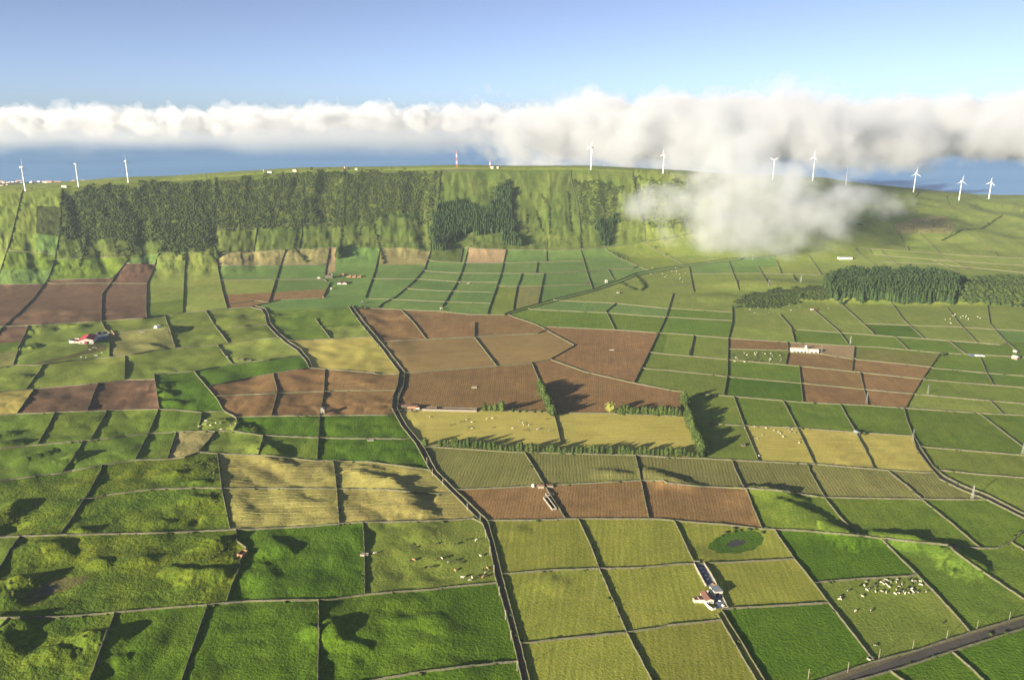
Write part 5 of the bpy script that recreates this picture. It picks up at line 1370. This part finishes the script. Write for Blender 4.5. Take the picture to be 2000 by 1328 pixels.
# ruined farmstead under the slope
shed('farm_house', (643, 543), .05, 12, 7, 3.8, 1.6, STONE, BROWNT, 'stone farm building with pale gable in the hillside farmstead', 'house')
shed('shed', (648.5, 542), .1, 4, 6, 4.2, 1.0, WHITE, CREAMR, 'narrow white walled shed beside the stone farm building', 'shed')
shed('hut', (623, 545), .1, 4, 4, 2.6, .6, WHITE, CREAMR, 'small white hut at the left end of the hillside farmstead', 'hut')
for x, l_ in ((664.5, 'left one of two low brown roofed sheds with white fronts'), (674.5, 'right one of two low brown roofed sheds with white fronts')):
    shed('long_shed', (x, 554), .0, 6.4, 12, 1.8, .5, WHITE, BROWNT, l_, 'shed', None, False, False)
for x, y, l_ in ((668.5, 538, 'ruined stone pen nearest the hillside farm building'), (681.7, 541, 'second ruined stone pen of the row by the farmstead'), (691.5, 541, 'third ruined stone pen of the row by the farmstead'), (702, 541, 'last ruined stone pen at the right end of the row')):
    pen((x, y), .05, 6.2, 9, 2.0, ORST, l_)
shed('hut', (647, 565), .1, 2.6, 3, 2, .4, WHITE, CREAMR, 'tiny pale hut by the wall below the hillside farmstead', 'hut')
shed('hut', (631, 582), .1, 2.6, 3, 2.4, .4, ORST, REDR, 'tiny orange hut at the wall end below the farmstead', 'hut')

# ------------------------------------------------------------------ pylons, poles, masts, turbines
def bar(p, q, r_):
    p = np.array(p, float); q = np.array(q, float); d = q - p; d /= np.linalg.norm(d); u = np.cross(d, (0.3, .9, .2)); u /= np.linalg.norm(u); v = np.cross(d, u)
    V = [tuple(a_ + (u * c1 + v * c2) * r_) for a_ in (p, q) for c1, c2 in ((1, 0), (-.5, .87), (-.5, -.87))]
    return V, [(0, 1, 4, 3), (1, 2, 5, 4), (2, 0, 3, 5), (2, 1, 0), (3, 4, 5)]
def lattice(h, b, tp, n, r_):
    L = []
    for sx in (-1, 1):
        for sy in (-1, 1): L.append(bar((sx * b, sy * b, -.3), (sx * tp, sy * tp, h), r_))
    zs = np.linspace(0, h, n + 1)
    for i_ in range(n):
        a0 = b + (tp - b) * zs[i_] / h; a1 = b + (tp - b) * zs[i_ + 1] / h; s_ = 1 if i_ % 2 else -1
        for dx, dy, ex, ey in ((-1, -1, 1, -1), (1, -1, 1, 1), (1, 1, -1, 1), (-1, 1, -1, -1)):
            L.append(bar((dx * a0, dy * a0, zs[i_]), (ex * a1, ey * a1, zs[i_ + 1]), r_ * .7) if s_ > 0 else bar((ex * a0, ey * a0, zs[i_]), (dx * a1, dy * a1, zs[i_ + 1]), r_ * .7))
    return joinvf(L)
py = empty('pylon'); mesh_obj('lattice_mast', *lattice(10.5, .65, .22, 7, .055), STEEL, py)
for z in (8.0, 9.2, 10.2):
    ca = mesh_obj('cross_arm', *joinvf([bar((-1.5, 0, z), (1.5, 0, z), .08), bar((-1.5, 0, z), (0, 0, z + .5), .05), bar((1.5, 0, z), (0, 0, z + .5), .05)]), STEEL, py)
    for s_ in (-1, 1): mesh_obj('insulator', *bar((s_ * 1.45, 0, z - .5), (s_ * 1.45, 0, z - .02), .09), GLASS, ca)
PYL = [(1898, 975, 'steel lattice pylon beside the curving right hand lane'), (1692, 787, 'steel lattice pylon standing in the right hand brown fields'), (1811, 772, 'steel lattice pylon in pale pasture right of the brown fields'),
       (1660, 674, 'steel lattice pylon in pasture above the far road'), (1604, 693, 'steel lattice pylon just right of the white sheds'), (1501, 559, 'small far pylon left of the pine knoll'), (1564, 551, 'far pylon at the upper left foot of the pine knoll'),
       (1470, 509, 'faint pylon under the left edge of the drifting cloud'), (1531, 497, 'faint pylon just under the drifting cloud'), (1996, 889, 'steel pylon at the right edge of the picture'), (1782, 862, 'short pylon on the wall right of the yellow fields')]
for i_, (x, y, l_) in enumerate(PYL):
    o = py if i_ == 0 else copy_tree(py); o.location = hit([(x, y)])[0]; o.rotation_euler = (0, 0, .5 + .2 * (i_ % 3)); tag(o, l_, 'pylon', 'steel pylons across the valley')
po = empty('utility_pole'); mesh_obj('pole', *bar((0, 0, -.4), (0, 0, 5.8), .13), WOODP, po); mesh_obj('cross_arm', *bar((-.6, 0, 5.4), (.6, 0, 5.4), .07), WOODP, po)
names_ = ['first', 'second', 'third', 'fourth', 'fifth', 'sixth', 'seventh', 'eighth', 'ninth', 'tenth', 'eleventh', 'twelfth']
i_ = 0
for k, (x, y) in enumerate(((1578, 1326), (1655, 1313), (1716, 1287), (1782, 1268), (1848, 1249), (1907, 1230), (1970, 1213))):
    o = po if i_ == 0 else copy_tree(po); i_ += 1; o.location = hit([(x, y)])[0]; o.rotation_euler = (0, 0, .9); tag(o, '%s wooden pole from the left along the asphalt road' % names_[k], 'pole', 'wooden poles along the asphalt road')
for k, (x, y) in enumerate(((1010, 1310), (998, 1250), (987, 1210), (975, 1163), (965, 1120), (957, 1084), (948, 1050), (938, 1020), (913, 998), (865, 950), (845, 930), (834, 907))):
    o = copy_tree(po); o.location = hit([(x, y)])[0]; o.rotation_euler = (0, 0, .2); tag(o, '%s pole from the front on the long straight track' % names_[k], 'pole', 'wooden poles along the straight track')

def on_crest(px_, back=0.0):
    Yc = np.interp(px_, CTRL[:, 0], CTRL[:, 2]) + back
    X = (px_ - 1000) / FPX * Yc
    for _ in range(4):
        q = to_px(np.array([X, Yc, ground(X, Yc)])); X += (px_ - q[0]) * Yc / FPX
    return np.array([X, Yc, ground(X, Yc)])
def tube(rs, n=10):
    V = [(r_ * math.cos(6.283 * k / n), r_ * math.sin(6.283 * k / n), z) for z, r_ in rs for k in range(n)]
    return V, [(i_ * n + k, i_ * n + (k + 1) % n, (i_ + 1) * n + (k + 1) % n, (i_ + 1) * n + k) for i_ in range(len(rs) - 1) for k in range(n)]
def turbine(label, px_, py_, hubpx, yaw, phase, front=None):
    p = hit([(px_, py_)])[0] if front else on_crest(px_, -12)
    q = to_px(p); d = p[1] * CP + (CAM_Z - p[2]) * SP; h = (q[1] - hubpx) * d / FPX; h = max(26, h)
    e = thing('wind_turbine', p, yaw, label, 'wind turbine', 'wind turbines along the ridge')
    mesh_obj('tower', *tube([(-2, 1.35), (h * .5, 1.05), (h - 1, .65)]), TURB, e, True)
    nac = mesh_obj('nacelle', *joinvf([boxvf(-1.2, 1.2, -2.0, 4.4, h - 1.2, h + 1.3)]), TURB, e)
    hub = mesh_obj('hub', [(x, -y, z + h) for x, z, y in [(1.2 * math.cos(k * .7854), 1.2 * math.sin(k * .7854), 2.02) for k in range(8)] + [(.9 * math.cos(k * .7854), .9 * math.sin(k * .7854), 3.2) for k in range(8)] + [(0, 0, 3.8)]],
                   [(k, (k + 1) % 8, 8 + (k + 1) % 8, 8 + k) for k in range(8)] + [(8 + k, 8 + (k + 1) % 8, 16) for k in range(8)], TURB, e)
    R_ = h * .33
    for b in range(3):
        a = phase + b * 2.0944; ca, sa = math.sin(a), math.cos(a); V = []
        for f, c in ((.03, .4), (.2, .8), (.6, .5), (1.0, .10)):
            for o1, o2 in ((-c, -.12), (c * .6, -.25), (c * .6, .12), (-c, .22)):
                V.append((ca * R_ * f + sa * o1, -2.6 + o2 * (1.2 - f), h + sa * R_ * f - ca * o1))
        F = [(i_ * 4 + k, i_ * 4 + (k + 1) % 4, (i_ + 1) * 4 + (k + 1) % 4, (i_ + 1) * 4 + k) for i_ in range(3) for k in range(4)] + [(3, 2, 1, 0), (12, 13, 14, 15)]
        mesh_obj('blade', V, F, TURB, e)
turbine('leftmost white wind turbine on the ridge above green slope', 50, 369, 328, 1.2, .05)
turbine('second white wind turbine from the left, blades in a V', 154, 364, 322, .9, .55)
turbine('third white wind turbine from the left where the ridge starts rising', 251, 355, 316, .75, -.05)
turbine('white wind turbine alone on the skyline right of the masts', 1154, 327, 290, -.9, .4)
turbine('white turbine right of the lone one, in front of cloud', 1295, 336, 303, -1.1, .15)
turbine('white turbine rising out of the drifting cloud, blades in a V', 1509, 346, 314, -.3, 1.0)
turbine('faint white turbine just right of the drifting cloud top', 1587, 350, 308, -1.2, .1)
turbine('white turbine on the skyline right of the drifting cloud', 1652, 361, 328, -.3, 1.15)
turbine('white turbine with one blade upright against blue sea', 1784, 374, 340, -.1, .05)
turbine('white turbine standing nearest on the right, base below the skyline', 1872.6, 392, 355, .0, .08, True)
turbine('rightmost white turbine, half lost in cloud', 1931, 389, 357, -1.0, .1)

def mast(px_, toppx, wdt, label, back=-5):
    p = on_crest(px_, back); q = to_px(p); d = p[1] * CP; h = (q[1] - toppx) * d / FPX
    e = thing('radio_mast', p, .3, label, 'mast', 'radio masts on the ridge'); n = max(3, int(h / 6)); dz = h / n
    for k in range(n):
        w0 = wdt * (1 - .7 * k / n); w1 = wdt * (1 - .7 * (k + 1) / n); L = []
        for sx in (-1, 1):
            for sy in (-1, 1): L.append(bar((sx * w0, sy * w0, k * dz), (sx * w1, sy * w1, (k + 1) * dz), .14))
        L.append(bar((-w0, -w0, k * dz), (w1, -w1, (k + 1) * dz), .10)); L.append(bar((w0, w0, k * dz), (-w1, w1, (k + 1) * dz), .10)); L.append(bar((w0, -w0, k * dz), (w1, w1, (k + 1) * dz), .10))
        mesh_obj('mast_section', *joinvf(L), REDT if k % 2 == 0 else TURB, e)
    mesh_obj('aerial', *bar((0, 0, h), (0, 0, h + h * .12), .1), STEEL, e)
mast(892, 295, 1.4, 'tall red and white lattice mast on the middle of the ridge')
mast(957, 312, 1.0, 'shorter red and white mast right of the tall mast')
mast(673, 323, .9, 'small red and white mast on the left part of the ridge')
mast(515, 329, .5, 'tiny thin mast on the left part of the ridge')
for x, rz_, w_, l_ in ((527, 1.5, 9, 'low cream building on the ridge beside the tiny mast'), (576, 1.4, 8, 'small pale building on the ridge left of the lone tree'), (961, 1.5, 6, 'small white building at the foot of the shorter mast'),
                       (972, 1.5, 4, 'tiny white hut right of the shorter mast'), (126, 1.5, 10, 'low white building on the ridge between the left turbines'), (696, 1.5, 5, 'tiny grey building right of the small red and white mast')):
    shed('ridge_building', on_crest(x, -6), rz_, 4, w_, 2.6, .6, WHITE, CREAMR, l_, 'building', None, False, False)

# ------------------------------------------------------------------ vehicles
def vehicle(px_, rz_, col, label, L=4.4, group=None):
    e = thing('parked_car', hit([px_])[0], rz_, label, 'car', group); m = simple_mat('car_paint', col, col, 1, .4)
    l2 = L / 2; V = [(x, y, z) for y in (-.9, .9) for x, z in ((-l2, .35), (l2, .35), (l2, .9), (l2 * .55, 1.0), (l2 * .2, 1.5), (-l2 * .8, 1.5), (-l2, .95))]
    mesh_obj('body', V, [tuple(range(7)), tuple(range(13, 6, -1))] + [(k, k + 7, (k + 1) % 7 + 7, (k + 1) % 7) for k in range(7)], m, e)
    mesh_obj('window', *boxvf(-l2 * .75, l2 * .28, -.93, .93, 1.02, 1.38), GLASS, e)
    for x in (-l2 * .6, l2 * .6):
        for y in (-.8, .8):
            V, F = tube([(-.1, .36), (.1, .36)], 10); w_ = mesh_obj('wheel', [(a_ + x, c_ + y, b_ + .36) for a_, b_, c_ in V], F + [tuple(range(10)), tuple(range(19, 9, -1))], DARK, e)
vehicle((1899, 695), -.05, (.10, .12, .35), 'dark blue van parked leftmost beside the far road', 6)
vehicle((1908, 695.5), -.05, (.7, .7, .7), 'white car parked second from left beside the far road')
vehicle((1914, 696), -.05, (.6, .62, .62), 'pale grey car parked third beside the far road')
vehicle((1919, 696.4), -.05, (.75, .75, .74), 'white car parked rightmost beside the far road')
def tractor(px_, rz_, label):
    e = thing('tractor', hit([px_])[0], rz_, label, 'tractor')
    mesh_obj('hood', *boxvf(.2, 2.4, -.5, .5, .8, 1.7), REDT, e); mesh_obj('cab', *boxvf(-1.3, .18, -.8, .8, .9, 2.7), GLASS, e); mesh_obj('cab_roof', *boxvf(-1.4, .25, -.85, .85, 2.72, 2.9), REDT, e)
    for x, r_ in ((-.8, .9), (1.8, .5)):
        for y in (-.95, .95):
            V, F = tube([(-.2, r_), (.2, r_)], 12); mesh_obj('wheel', [(a_ + x, c_ + y, b_ + r_) for a_, b_, c_ in V], F + [tuple(range(12)), tuple(range(23, 11, -1))], DARK, e)
    mesh_obj('trailer', *joinvf([boxvf(-6, -2, -1, 1, .8, 1.9)]), WHITE, e)
tractor((1591, 606), .2, 'red tractor with pale trailer on the bank below the knoll')
tractor((1212, 573), .4, 'red tractor on the pasture below the far valley road')

# ------------------------------------------------------------------ cows
def cow_mesh(graze):
    J = [(0, 0, 1.05, .40), (.55, 0, 1.1, .40), (.85, 0, 1.18, .30), (-.55, 0, 1.08, .42), (-.85, 0, 1.12, .34)]
    E = [(0, 1), (1, 2), (0, 3), (3, 4)]
    def add(p, par_):
        J.append(p); E.append((par_, len(J) - 1)); return len(J) - 1
    if graze: a_ = add((1.15, 0, .85, .19), 2); a_ = add((1.38, 0, .42, .17), a_); add((1.50, 0, .14, .10), a_)
    else: a_ = add((1.12, 0, 1.42, .18), 2); a_ = add((1.38, 0, 1.52, .18), a_); add((1.68, 0, 1.34, .11), a_)
    for s_ in (-1, 1):
        a_ = add((.62, s_ * .24, .75, .16), 1); a_ = add((.64, s_ * .25, .42, .085), a_); add((.62, s_ * .25, .02, .07), a_)
        a_ = add((-.72, s_ * .24, .78, .20), 3); a_ = add((-.86, s_ * .25, .44, .09), a_); add((-.78, s_ * .25, .02, .07), a_)
    a_ = add((-1.12, 0, 1.1, .05), 4); add((-1.2, .02, .5, .035), a_)
    me = bpy.data.meshes.new('cow'); me.from_pydata([j[:3] for j in J], E, []); me.update()
    o = bpy.data.objects.new('cow', me); COL.objects.link(o)
    m = o.modifiers.new('s', 'SKIN'); me.skin_vertices.new(name='s') if not me.skin_vertices else None
    for v, j in zip(me.skin_vertices[0].data, J): v.radius = (j[3], j[3])
    me.skin_vertices[0].data[0].use_root = True
    m2 = o.modifiers.new('d', 'SUBSURF'); m2.levels = 1; m2.render_levels = 1
    dg = bpy.context.evaluated_depsgraph_get(); r_ = bpy.data.meshes.new_from_object(o.evaluated_get(dg)); bpy.data.objects.remove(o)
    r_.name = 'cow'; return r_
t = NT('cattle_coat'); oc = t.n('ShaderNodeTexCoord').outputs['Object']; oi = t.n('ShaderNodeObjectInfo').outputs['Random']
ad = t.n('ShaderNodeVectorMath', operation='ADD'); t.l(oc, ad.inputs[0]); cb = t.n('ShaderNodeCombineXYZ')
for k in range(3): t.l(t.math('MULTIPLY', oi, 40.0 + k * 17), cb.inputs[k])
t.l(cb.outputs[0], ad.inputs[1]); f_ = t.ramp(t.noise(1.1, ad.outputs[0], 1), .50, .53)
t.bsdf(t.mix(f_, (.44, .41, .35), (.03, .025, .022)), .8); COATP = t.m
COATW = simple_mat('white_coat', (.44, .41, .34), (.52, .48, .41), 2.0)
COATB = simple_mat('black_coat', (.025, .022, .02), (.05, .045, .04), 2.0)
COATT = simple_mat('tan_coat', (.38, .22, .11), (.48, .30, .16), 2.0)
CM = {}
for gz in (0, 1):
    for nm, mt in (('p', COATP), ('w', COATW), ('b', COATB), ('t', COATT)):
        me = cow_mesh(gz) if (gz, 'p') not in CM else CM[(gz, 'p')].copy()
        me.materials.clear(); me.materials.append(mt); me.polygons.foreach_set('use_smooth', [True] * len(me.polygons)); CM[(gz, nm)] = me
DESC = {'p': 'patched', 'w': 'whitish', 'b': 'black', 't': 'tan'}
cattle = []
def cow(px_, coat, place, group, s_=1.0):
    me = CM[(int(rng.rand() < .7), coat)]; o = bpy.data.objects.new('cow', me); COL.objects.link(o)
    o.location = hit([px_])[0]; o.rotation_euler = (0, 0, rng.uniform(0, 6.28)); s2 = s_ * rng.uniform(.72, .9); o.scale = (s2, s2, s2)
    tag(o, '%s cow %s' % (DESC[coat], place), 'cow', group, 'thing'); cattle.append((px_, o, coat, place))
def herd(txt, conv, coats, place, group, s_=1.0):
    for i_, w_ in enumerate(txt.split()):
        c_ = coats[i_ % len(coats)]
        if w_[-1] in 'pwbt': c_ = w_[-1]; w_ = w_[:-1]
        u, v = map(float, w_.split(',')); cow(conv(u, v), c_, place, group, s_)
herd('230,262 130,368 128,340 408,330 320,514 510,516 571,940 1407,660b 455,150 430,198 460,252 492,240 565,225 568,272 650,270 700,285 640,160 665,180 675,143 700,130 748,152 697,180 735,214 838,125 825,152 895,185 858,210 825,245 812,300 852,292 915,270 935,295 980,292 1018,238 1022,268 1040,295 1077,280 1060,142 1028,145 1130,190 1125,145 1203,272 1015,180b 960,235b 880,260b 590,150b 545,190b 365,205b 975,130b',
     lambda u, v: (1620 + u / 6.325, 1113 + v / 6.325), 'pwpwwp', 'in the herd on the right pasture near the road', 'cattle herd on the right pasture', .92)
herd('580,250w 1050,335t 1010,350b 1340,325b 1395,315w 1475,360w 1555,345b 1610,370b 1150,440b 1255,425b 1310,415b 1555,460t 1645,550w 1765,555w 1740,580w 1865,285w 1325,140b 1555,145b 1700,90b 1815,95w 1045,190b 1010,160b 1900,460b 1950,435t 1930,485w 1840,540b 1895,545t 1950,530b',
     lambda u, v: (640 + u / 6.25, 1041 + v / 6.25), 'b', 'grazing the green field left of the straight track', 'cattle left of the straight track', 1.1)
herd('540,727 657,772b 715,755b 745,743 775,757 755,785b 775,790 860,738 890,735 890,787b 1005,790 1040,748 1060,760 1065,772 1093,772 1070,800b 1095,805b 1140,797 1150,793 1205,807 1195,740b',
     lambda u, v: (650 + u * .35, 560.5 + v * .35), 'wp', 'on the yellow stubble inside the square windbreak', 'cattle on the stubble pasture', .9)
herd('495,780 510,785 560,790 605,803 630,812 640,818 655,838 685,800 695,810 705,795 720,815 745,872 520,945 510,847 540,827 480,840b 440,790',
     lambda u, v: (1300 + u * .35, 560.5 + v * .35), 'wpw', 'on the yellow field right of the windbreak', 'cattle on the yellow field', .85)
herd('1115,783 1150,750 1150,768 1165,800b 1175,775 1205,763 1230,760 1235,798 1290,775 1315,765',
     lambda u, v: (u * .35, 560.5 + v * .35), 'w', 'in the small rounded field above the hummocks', 'cattle in the small rounded field', 1.15)
R_ = np.random.RandomState(3)
for _ in range(48): cow((R_.uniform(1428, 1531), R_.uniform(689, 710)), 'bbbpw'[R_.randint(5)], 'in the crowded pasture left of the white sheds', 'cattle left of the white sheds', 1.0)
for _ in range(15): cow((1868 + R_.normal() * 22, 620 + R_.normal() * 4), 'w', 'on the far pasture below the right end of the knoll', 'far cattle below the knoll', 1.0)
for _ in range(15): cow((R_.uniform(1262, 1345), R_.uniform(524, 552)), 'w', 'on the pasture beside the bend of the far valley road', 'far cattle beside the valley road', 1.0)
for _ in range(12): cow((R_.uniform(1450, 1640), R_.uniform(598, 612)), 'wp'[R_.randint(2)], 'on the bank below the knoll scrub', 'cattle on the bank below the knoll', .9)
for _ in range(9): cow((R_.uniform(150, 200), R_.uniform(680, 705)), 'w', 'on the trodden ground below the barn', 'cattle below the barn', 1.2)

bykey = {}
for c_ in cattle: bykey.setdefault((c_[2], c_[3]), []).append(c_)
for (coat, place), L in bykey.items():
    L.sort(key=lambda c_: c_[0][0])
    if len(L) > 1:
        for k, c_ in enumerate(L): c_[1]['label'] = '%s cow %s, %s from left' % (DESC[coat], ' '.join(place.split()[:11]), ordn(k + 1))

# ------------------------------------------------------------------ hay windrows
from mathutils.kdtree import KDTree
kd = KDTree(len(TC))
for i_, c_ in enumerate(TC): kd.insert((c_[0], c_[1], 0), i_)
kd.balance()
def comp_at(X, Y):
    q = chart(X, Y); return comp[kd.find((q[0], q[1], 0))[1]]
HAYM = simple_mat('hay_windrow', (.24, .215, .07), (.31, .28, .10), 1.2, .95, .6)
for d in COMPS:
    if d['k'] != 'w' or d['area'] < 300: continue
    W = WV[np.unique(d['T'])]; x0, y0 = W[:, :2].min(0); x1, y1 = W[:, :2].max(0); L = []; m_ = 3.2
    y = y0 + 3
    while y < y1:
        run = []
        def flush():
            if len(run) > 5:
                p = np.array(run); p[:, 1] += .5 * perlin(p[:, 0] / 13, p[:, 1] / 5); z = H(p[:, 0], p[:, 1]); V = []; F = []
                for j, (a_, b_) in enumerate(p):
                    h = rng.uniform(.05, .15); w_ = rng.uniform(.30, .55); V += [(a_, b_ - w_, z[j] - .05), (a_, b_ - w_ * .2, z[j] + h), (a_, b_ + w_, z[j] - .05)]
                for j in range(len(p) - 1): b = j * 3; F += [(b, b + 3, b + 4, b + 1), (b + 1, b + 4, b + 5, b + 2)]
                L.append((V, F))
        for x in np.arange(x0, x1, 1.5):
            ok = all(comp_at(x + a_, y + b_) == d['cid'] for a_, b_ in ((0, 0), (m_, 0), (-m_, 0), (0, m_ * .8), (0, -m_ * .8)))
            if ok: run.append((x, y))
            else: flush(); run = []
        flush(); run = []
        y += 4.6
    if L: o = mesh_obj('hay_windrows', *joinvf(L), HAYM); tag(o, kind='stuff')

# ------------------------------------------------------------------ coastal town
TWM = [simple_mat('town_wall', (.66, .62, .56), (.76, .73, .68), .01), simple_mat('town_roof', (.40, .20, .12), (.52, .30, .2), .01)]
V, F = joinvf([boxvf(-.5, .5, -.5, .5, -.2, .6)]); b = len(V); V += [(-.55, -.5, .6), (.55, -.5, .6), (.55, .5, .6), (-.55, .5, .6), (-.5, 0, .95), (.5, 0, .95)]
F += [(b, b + 1, b + 5, b + 4), (b + 2, b + 3, b + 4, b + 5), (b + 1, b + 2, b + 5), (b + 3, b, b + 4)]
me = bpy.data.meshes.new('town_house'); me.from_pydata(V, [], F); me.update()
for m in TWM: me.materials.append(m)
for pl in me.polygons[6:]: pl.material_index = 1
for k in range(240):
    if k < 170: px_, py_ = R_.uniform(-20, 200), 352 + abs(R_.normal()) * 5
    else: px_, py_ = R_.uniform(200, 420), 350 + abs(R_.normal()) * 3
    X, Y = flat_px(px_, min(py_, 368), -446.0); o = bpy.data.objects.new('town_house', me); COL.objects.link(o)
    o.location = (X, Y, ground(X, Y)); s_ = R_.uniform(8, 17) if k % 17 else 40; o.scale = (s_ * R_.uniform(1, 2.2), s_, s_ * .7); o.rotation_euler = (0, 0, R_.uniform(-.4, .4))
    tag(o, 'tiny white house of the coastal town far beyond the left ridge', 'house', 'houses of the coastal town', 'thing')
# ------------------------------------------------------------------ clouds (real volumes)
def cloud(name, lo, hi, cell, dens, thr, soft, env, label, step, seed=0.0, col=(.90, .92, .96), kind='stuff', lump=1.0):
    """a box whose inside is a lumpy density; env(t, x, y, z) gives how full each place is (0..1)"""
    t = NT(name + '_vapour')
    geo = t.n('ShaderNodeTexCoord').outputs['Object']
    sp = t.n('ShaderNodeSeparateXYZ'); t.l(geo, sp.inputs[0]); x, y, z = sp.outputs
    ad = t.n('ShaderNodeVectorMath', operation='ADD'); t.l(geo, ad.inputs[0]); ad.inputs[1].default_value = (seed, seed * .7, seed * .3)
    n1 = t.noise(1.0 / cell, ad.outputs[0], 5.0, .58)
    full = env(t, x, y, z, ad.outputs[0])
    # density = clamp((noise + full - thr) / soft)
    v = t.math('SUBTRACT', t.math('ADD', t.math('MULTIPLY', n1, lump), full), thr)
    v = t.math('DIVIDE', v, soft, True)
    v = t.math('MULTIPLY', t.math('POWER', v, 1.3), dens)
    pv = t.n('ShaderNodeVolumePrincipled'); pv.inputs['Color'].default_value = V3(col)
    pv.inputs['Anisotropy'].default_value = 0.25; t.l(v, pv.inputs['Density'])
    t.l(pv.outputs[0], t.out.inputs['Volume'])
    t.m.cycles.volume_step_rate = step; t.m.cycles.homogeneous_volume = False
    c = [(a + b) / 2 for a, b in zip(lo, hi)]; h = [(b - a) / 2 for a, b in zip(lo, hi)]
    vs = [(sx * h[0], sy * h[1], sz * h[2]) for sx in (-1, 1) for sy in (-1, 1) for sz in (-1, 1)]
    o = mesh_obj(name, vs, [(0, 1, 3, 2), (4, 6, 7, 5), (0, 4, 5, 1), (2, 3, 7, 6), (0, 2, 6, 4), (1, 5, 7, 3)], t.m)
    o.location = c
    tag(o, label, None, None, kind)
    return o

def band(zb, zt, puff, hx, hy, drop=0.55, patch=0.0, psz=1400, side=.12):
    """fill factor for a bank: base at zb, puffy tops near zt (object space), fading at the box sides"""
    def f(t, x, y, z, vec):
        mp = t.n('ShaderNodeMapping'); mp.inputs['Scale'].default_value = (1, 1, .0); t.l(vec, mp.inputs[0])
        pz = t.noise(1.0 / puff, mp.outputs[0], 2.0, .5)
        top = t.math('ADD', t.math('MULTIPLY', t.math('SUBTRACT', pz, .5), (zt - zb) * 2.2), zt)
        a = t.math('DIVIDE', t.math('SUBTRACT', top, z), (zt - zb) * .35); a = t.math('MINIMUM', a, 1.0)
        b = t.math('MINIMUM', t.math('DIVIDE', t.math('SUBTRACT', z, zb), (zt - zb) * .5), 1.0)
        e = t.math('MINIMUM', a, b)
        ex = t.math('MINIMUM', t.math('DIVIDE', t.math('SUBTRACT', hx * (1 - .6 * side), t.math('ABSOLUTE', x)), hx * side), 1.0)
        ey = t.math('MINIMUM', t.math('DIVIDE', t.math('SUBTRACT', hy, t.math('ABSOLUTE', y)), hy * .3), 1.0)
        e = t.math('MINIMUM', e, t.math('MINIMUM', ex, ey))
        e = t.math('MULTIPLY', t.math('MAXIMUM', e, -1.5), drop)
        return t.math('ADD', e, t.math('MULTIPLY', t.math('SUBTRACT', t.noise(1.0 / psz, vec, 2.0, .5), .5), patch))
    return f
def blobs(L, drop=0.6):
    """fill factor from soft ellipsoids (object space x, y, z, rx, ry, rz)"""
    def f(t, x, y, z, vec):
        acc = None
        for (cx, cy, cz, rx, ry, rz) in L:
            s_ = None
            for v_, c_, r_ in ((x, cx, rx), (y, cy, ry), (z, cz, rz)):
                q = t.math('DIVIDE', t.math('SUBTRACT', v_, c_), r_); q = t.math('MULTIPLY', q, q)
                s_ = q if s_ is None else t.math('ADD', s_, q)
            e = t.math('SUBTRACT', 1.0, s_)
            acc = e if acc is None else t.math('MAXIMUM', acc, e)
        return t.math('MULTIPLY', t.math('MAXIMUM', acc, -1.5), drop)
    return f
# left and middle: low cumulus bank over the sea, broken puffs standing out of a softer layer
cloud('cloud_bank', (-5400, 5100, -130), (2600, 6900, 520), 150, .03, 1.16, .09, band(-100, 110, 300, 4000, 900, .5, 1.1, 380), 'row of small white cumulus puffs over the sea', .8, 31.0, lump=1.6)
cloud('cloud_bank', (-5400, 3700, -230), (2600, 5300, 330), 260, .0012, .74, .45, band(0, 160, 420, 4000, 800, .5, .9, 700), 'long soft grey cloud layer under the cumulus puffs', 1.0, 7.0, lump=1.35)
cloud('cloud_bank', (-500, 2750, -240), (4500, 5000, 500), 200, .014, .84, .18, band(-80, 165, 330, 2500, 1100, .5, .7, 600, .35), 'thick pale cloud bank behind the right hand turbines', .8, 77.0, lump=1.5)
# the cloud drifting in front of the slope
cloud('cloud', (12, 1150, -36), (812, 1680, 304), 66, .036, .87, .66,
      blobs([(35, -20, -50, 190, 140, 96), (0, 40, 40, 120, 110, 110), (-20, 80, 110, 90, 100, 70), (190, 0, -40, 120, 90, 40), (-130, 20, -40, 90, 90, 40)], .42),
      'pale wispy cloud drifting low in front of the slope', .8, 13.0, lump=1.6)
# ------------------------------------------------------------------ haze
t = NT('haze_air'); pv = t.n('ShaderNodeVolumePrincipled'); pv.inputs['Color'].default_value = V3((.70, .84, 1.0))
pv.inputs['Density'].default_value = 4e-5; pv.inputs['Anisotropy'].default_value = 0.0; t.l(pv.outputs[0], t.out.inputs['Volume'])
lo = (-3300, -1700, -260); hi = (3300, 2560, 262)
vs = [(a, b, c) for a in (lo[0], hi[0]) for b in (lo[1], hi[1]) for c in (lo[2], hi[2])]
o = mesh_obj('haze', vs, [(0, 1, 3, 2), (4, 6, 7, 5), (0, 4, 5, 1), (2, 3, 7, 6), (0, 2, 6, 4), (1, 5, 7, 3)], t.m)
tag(o, kind='stuff')
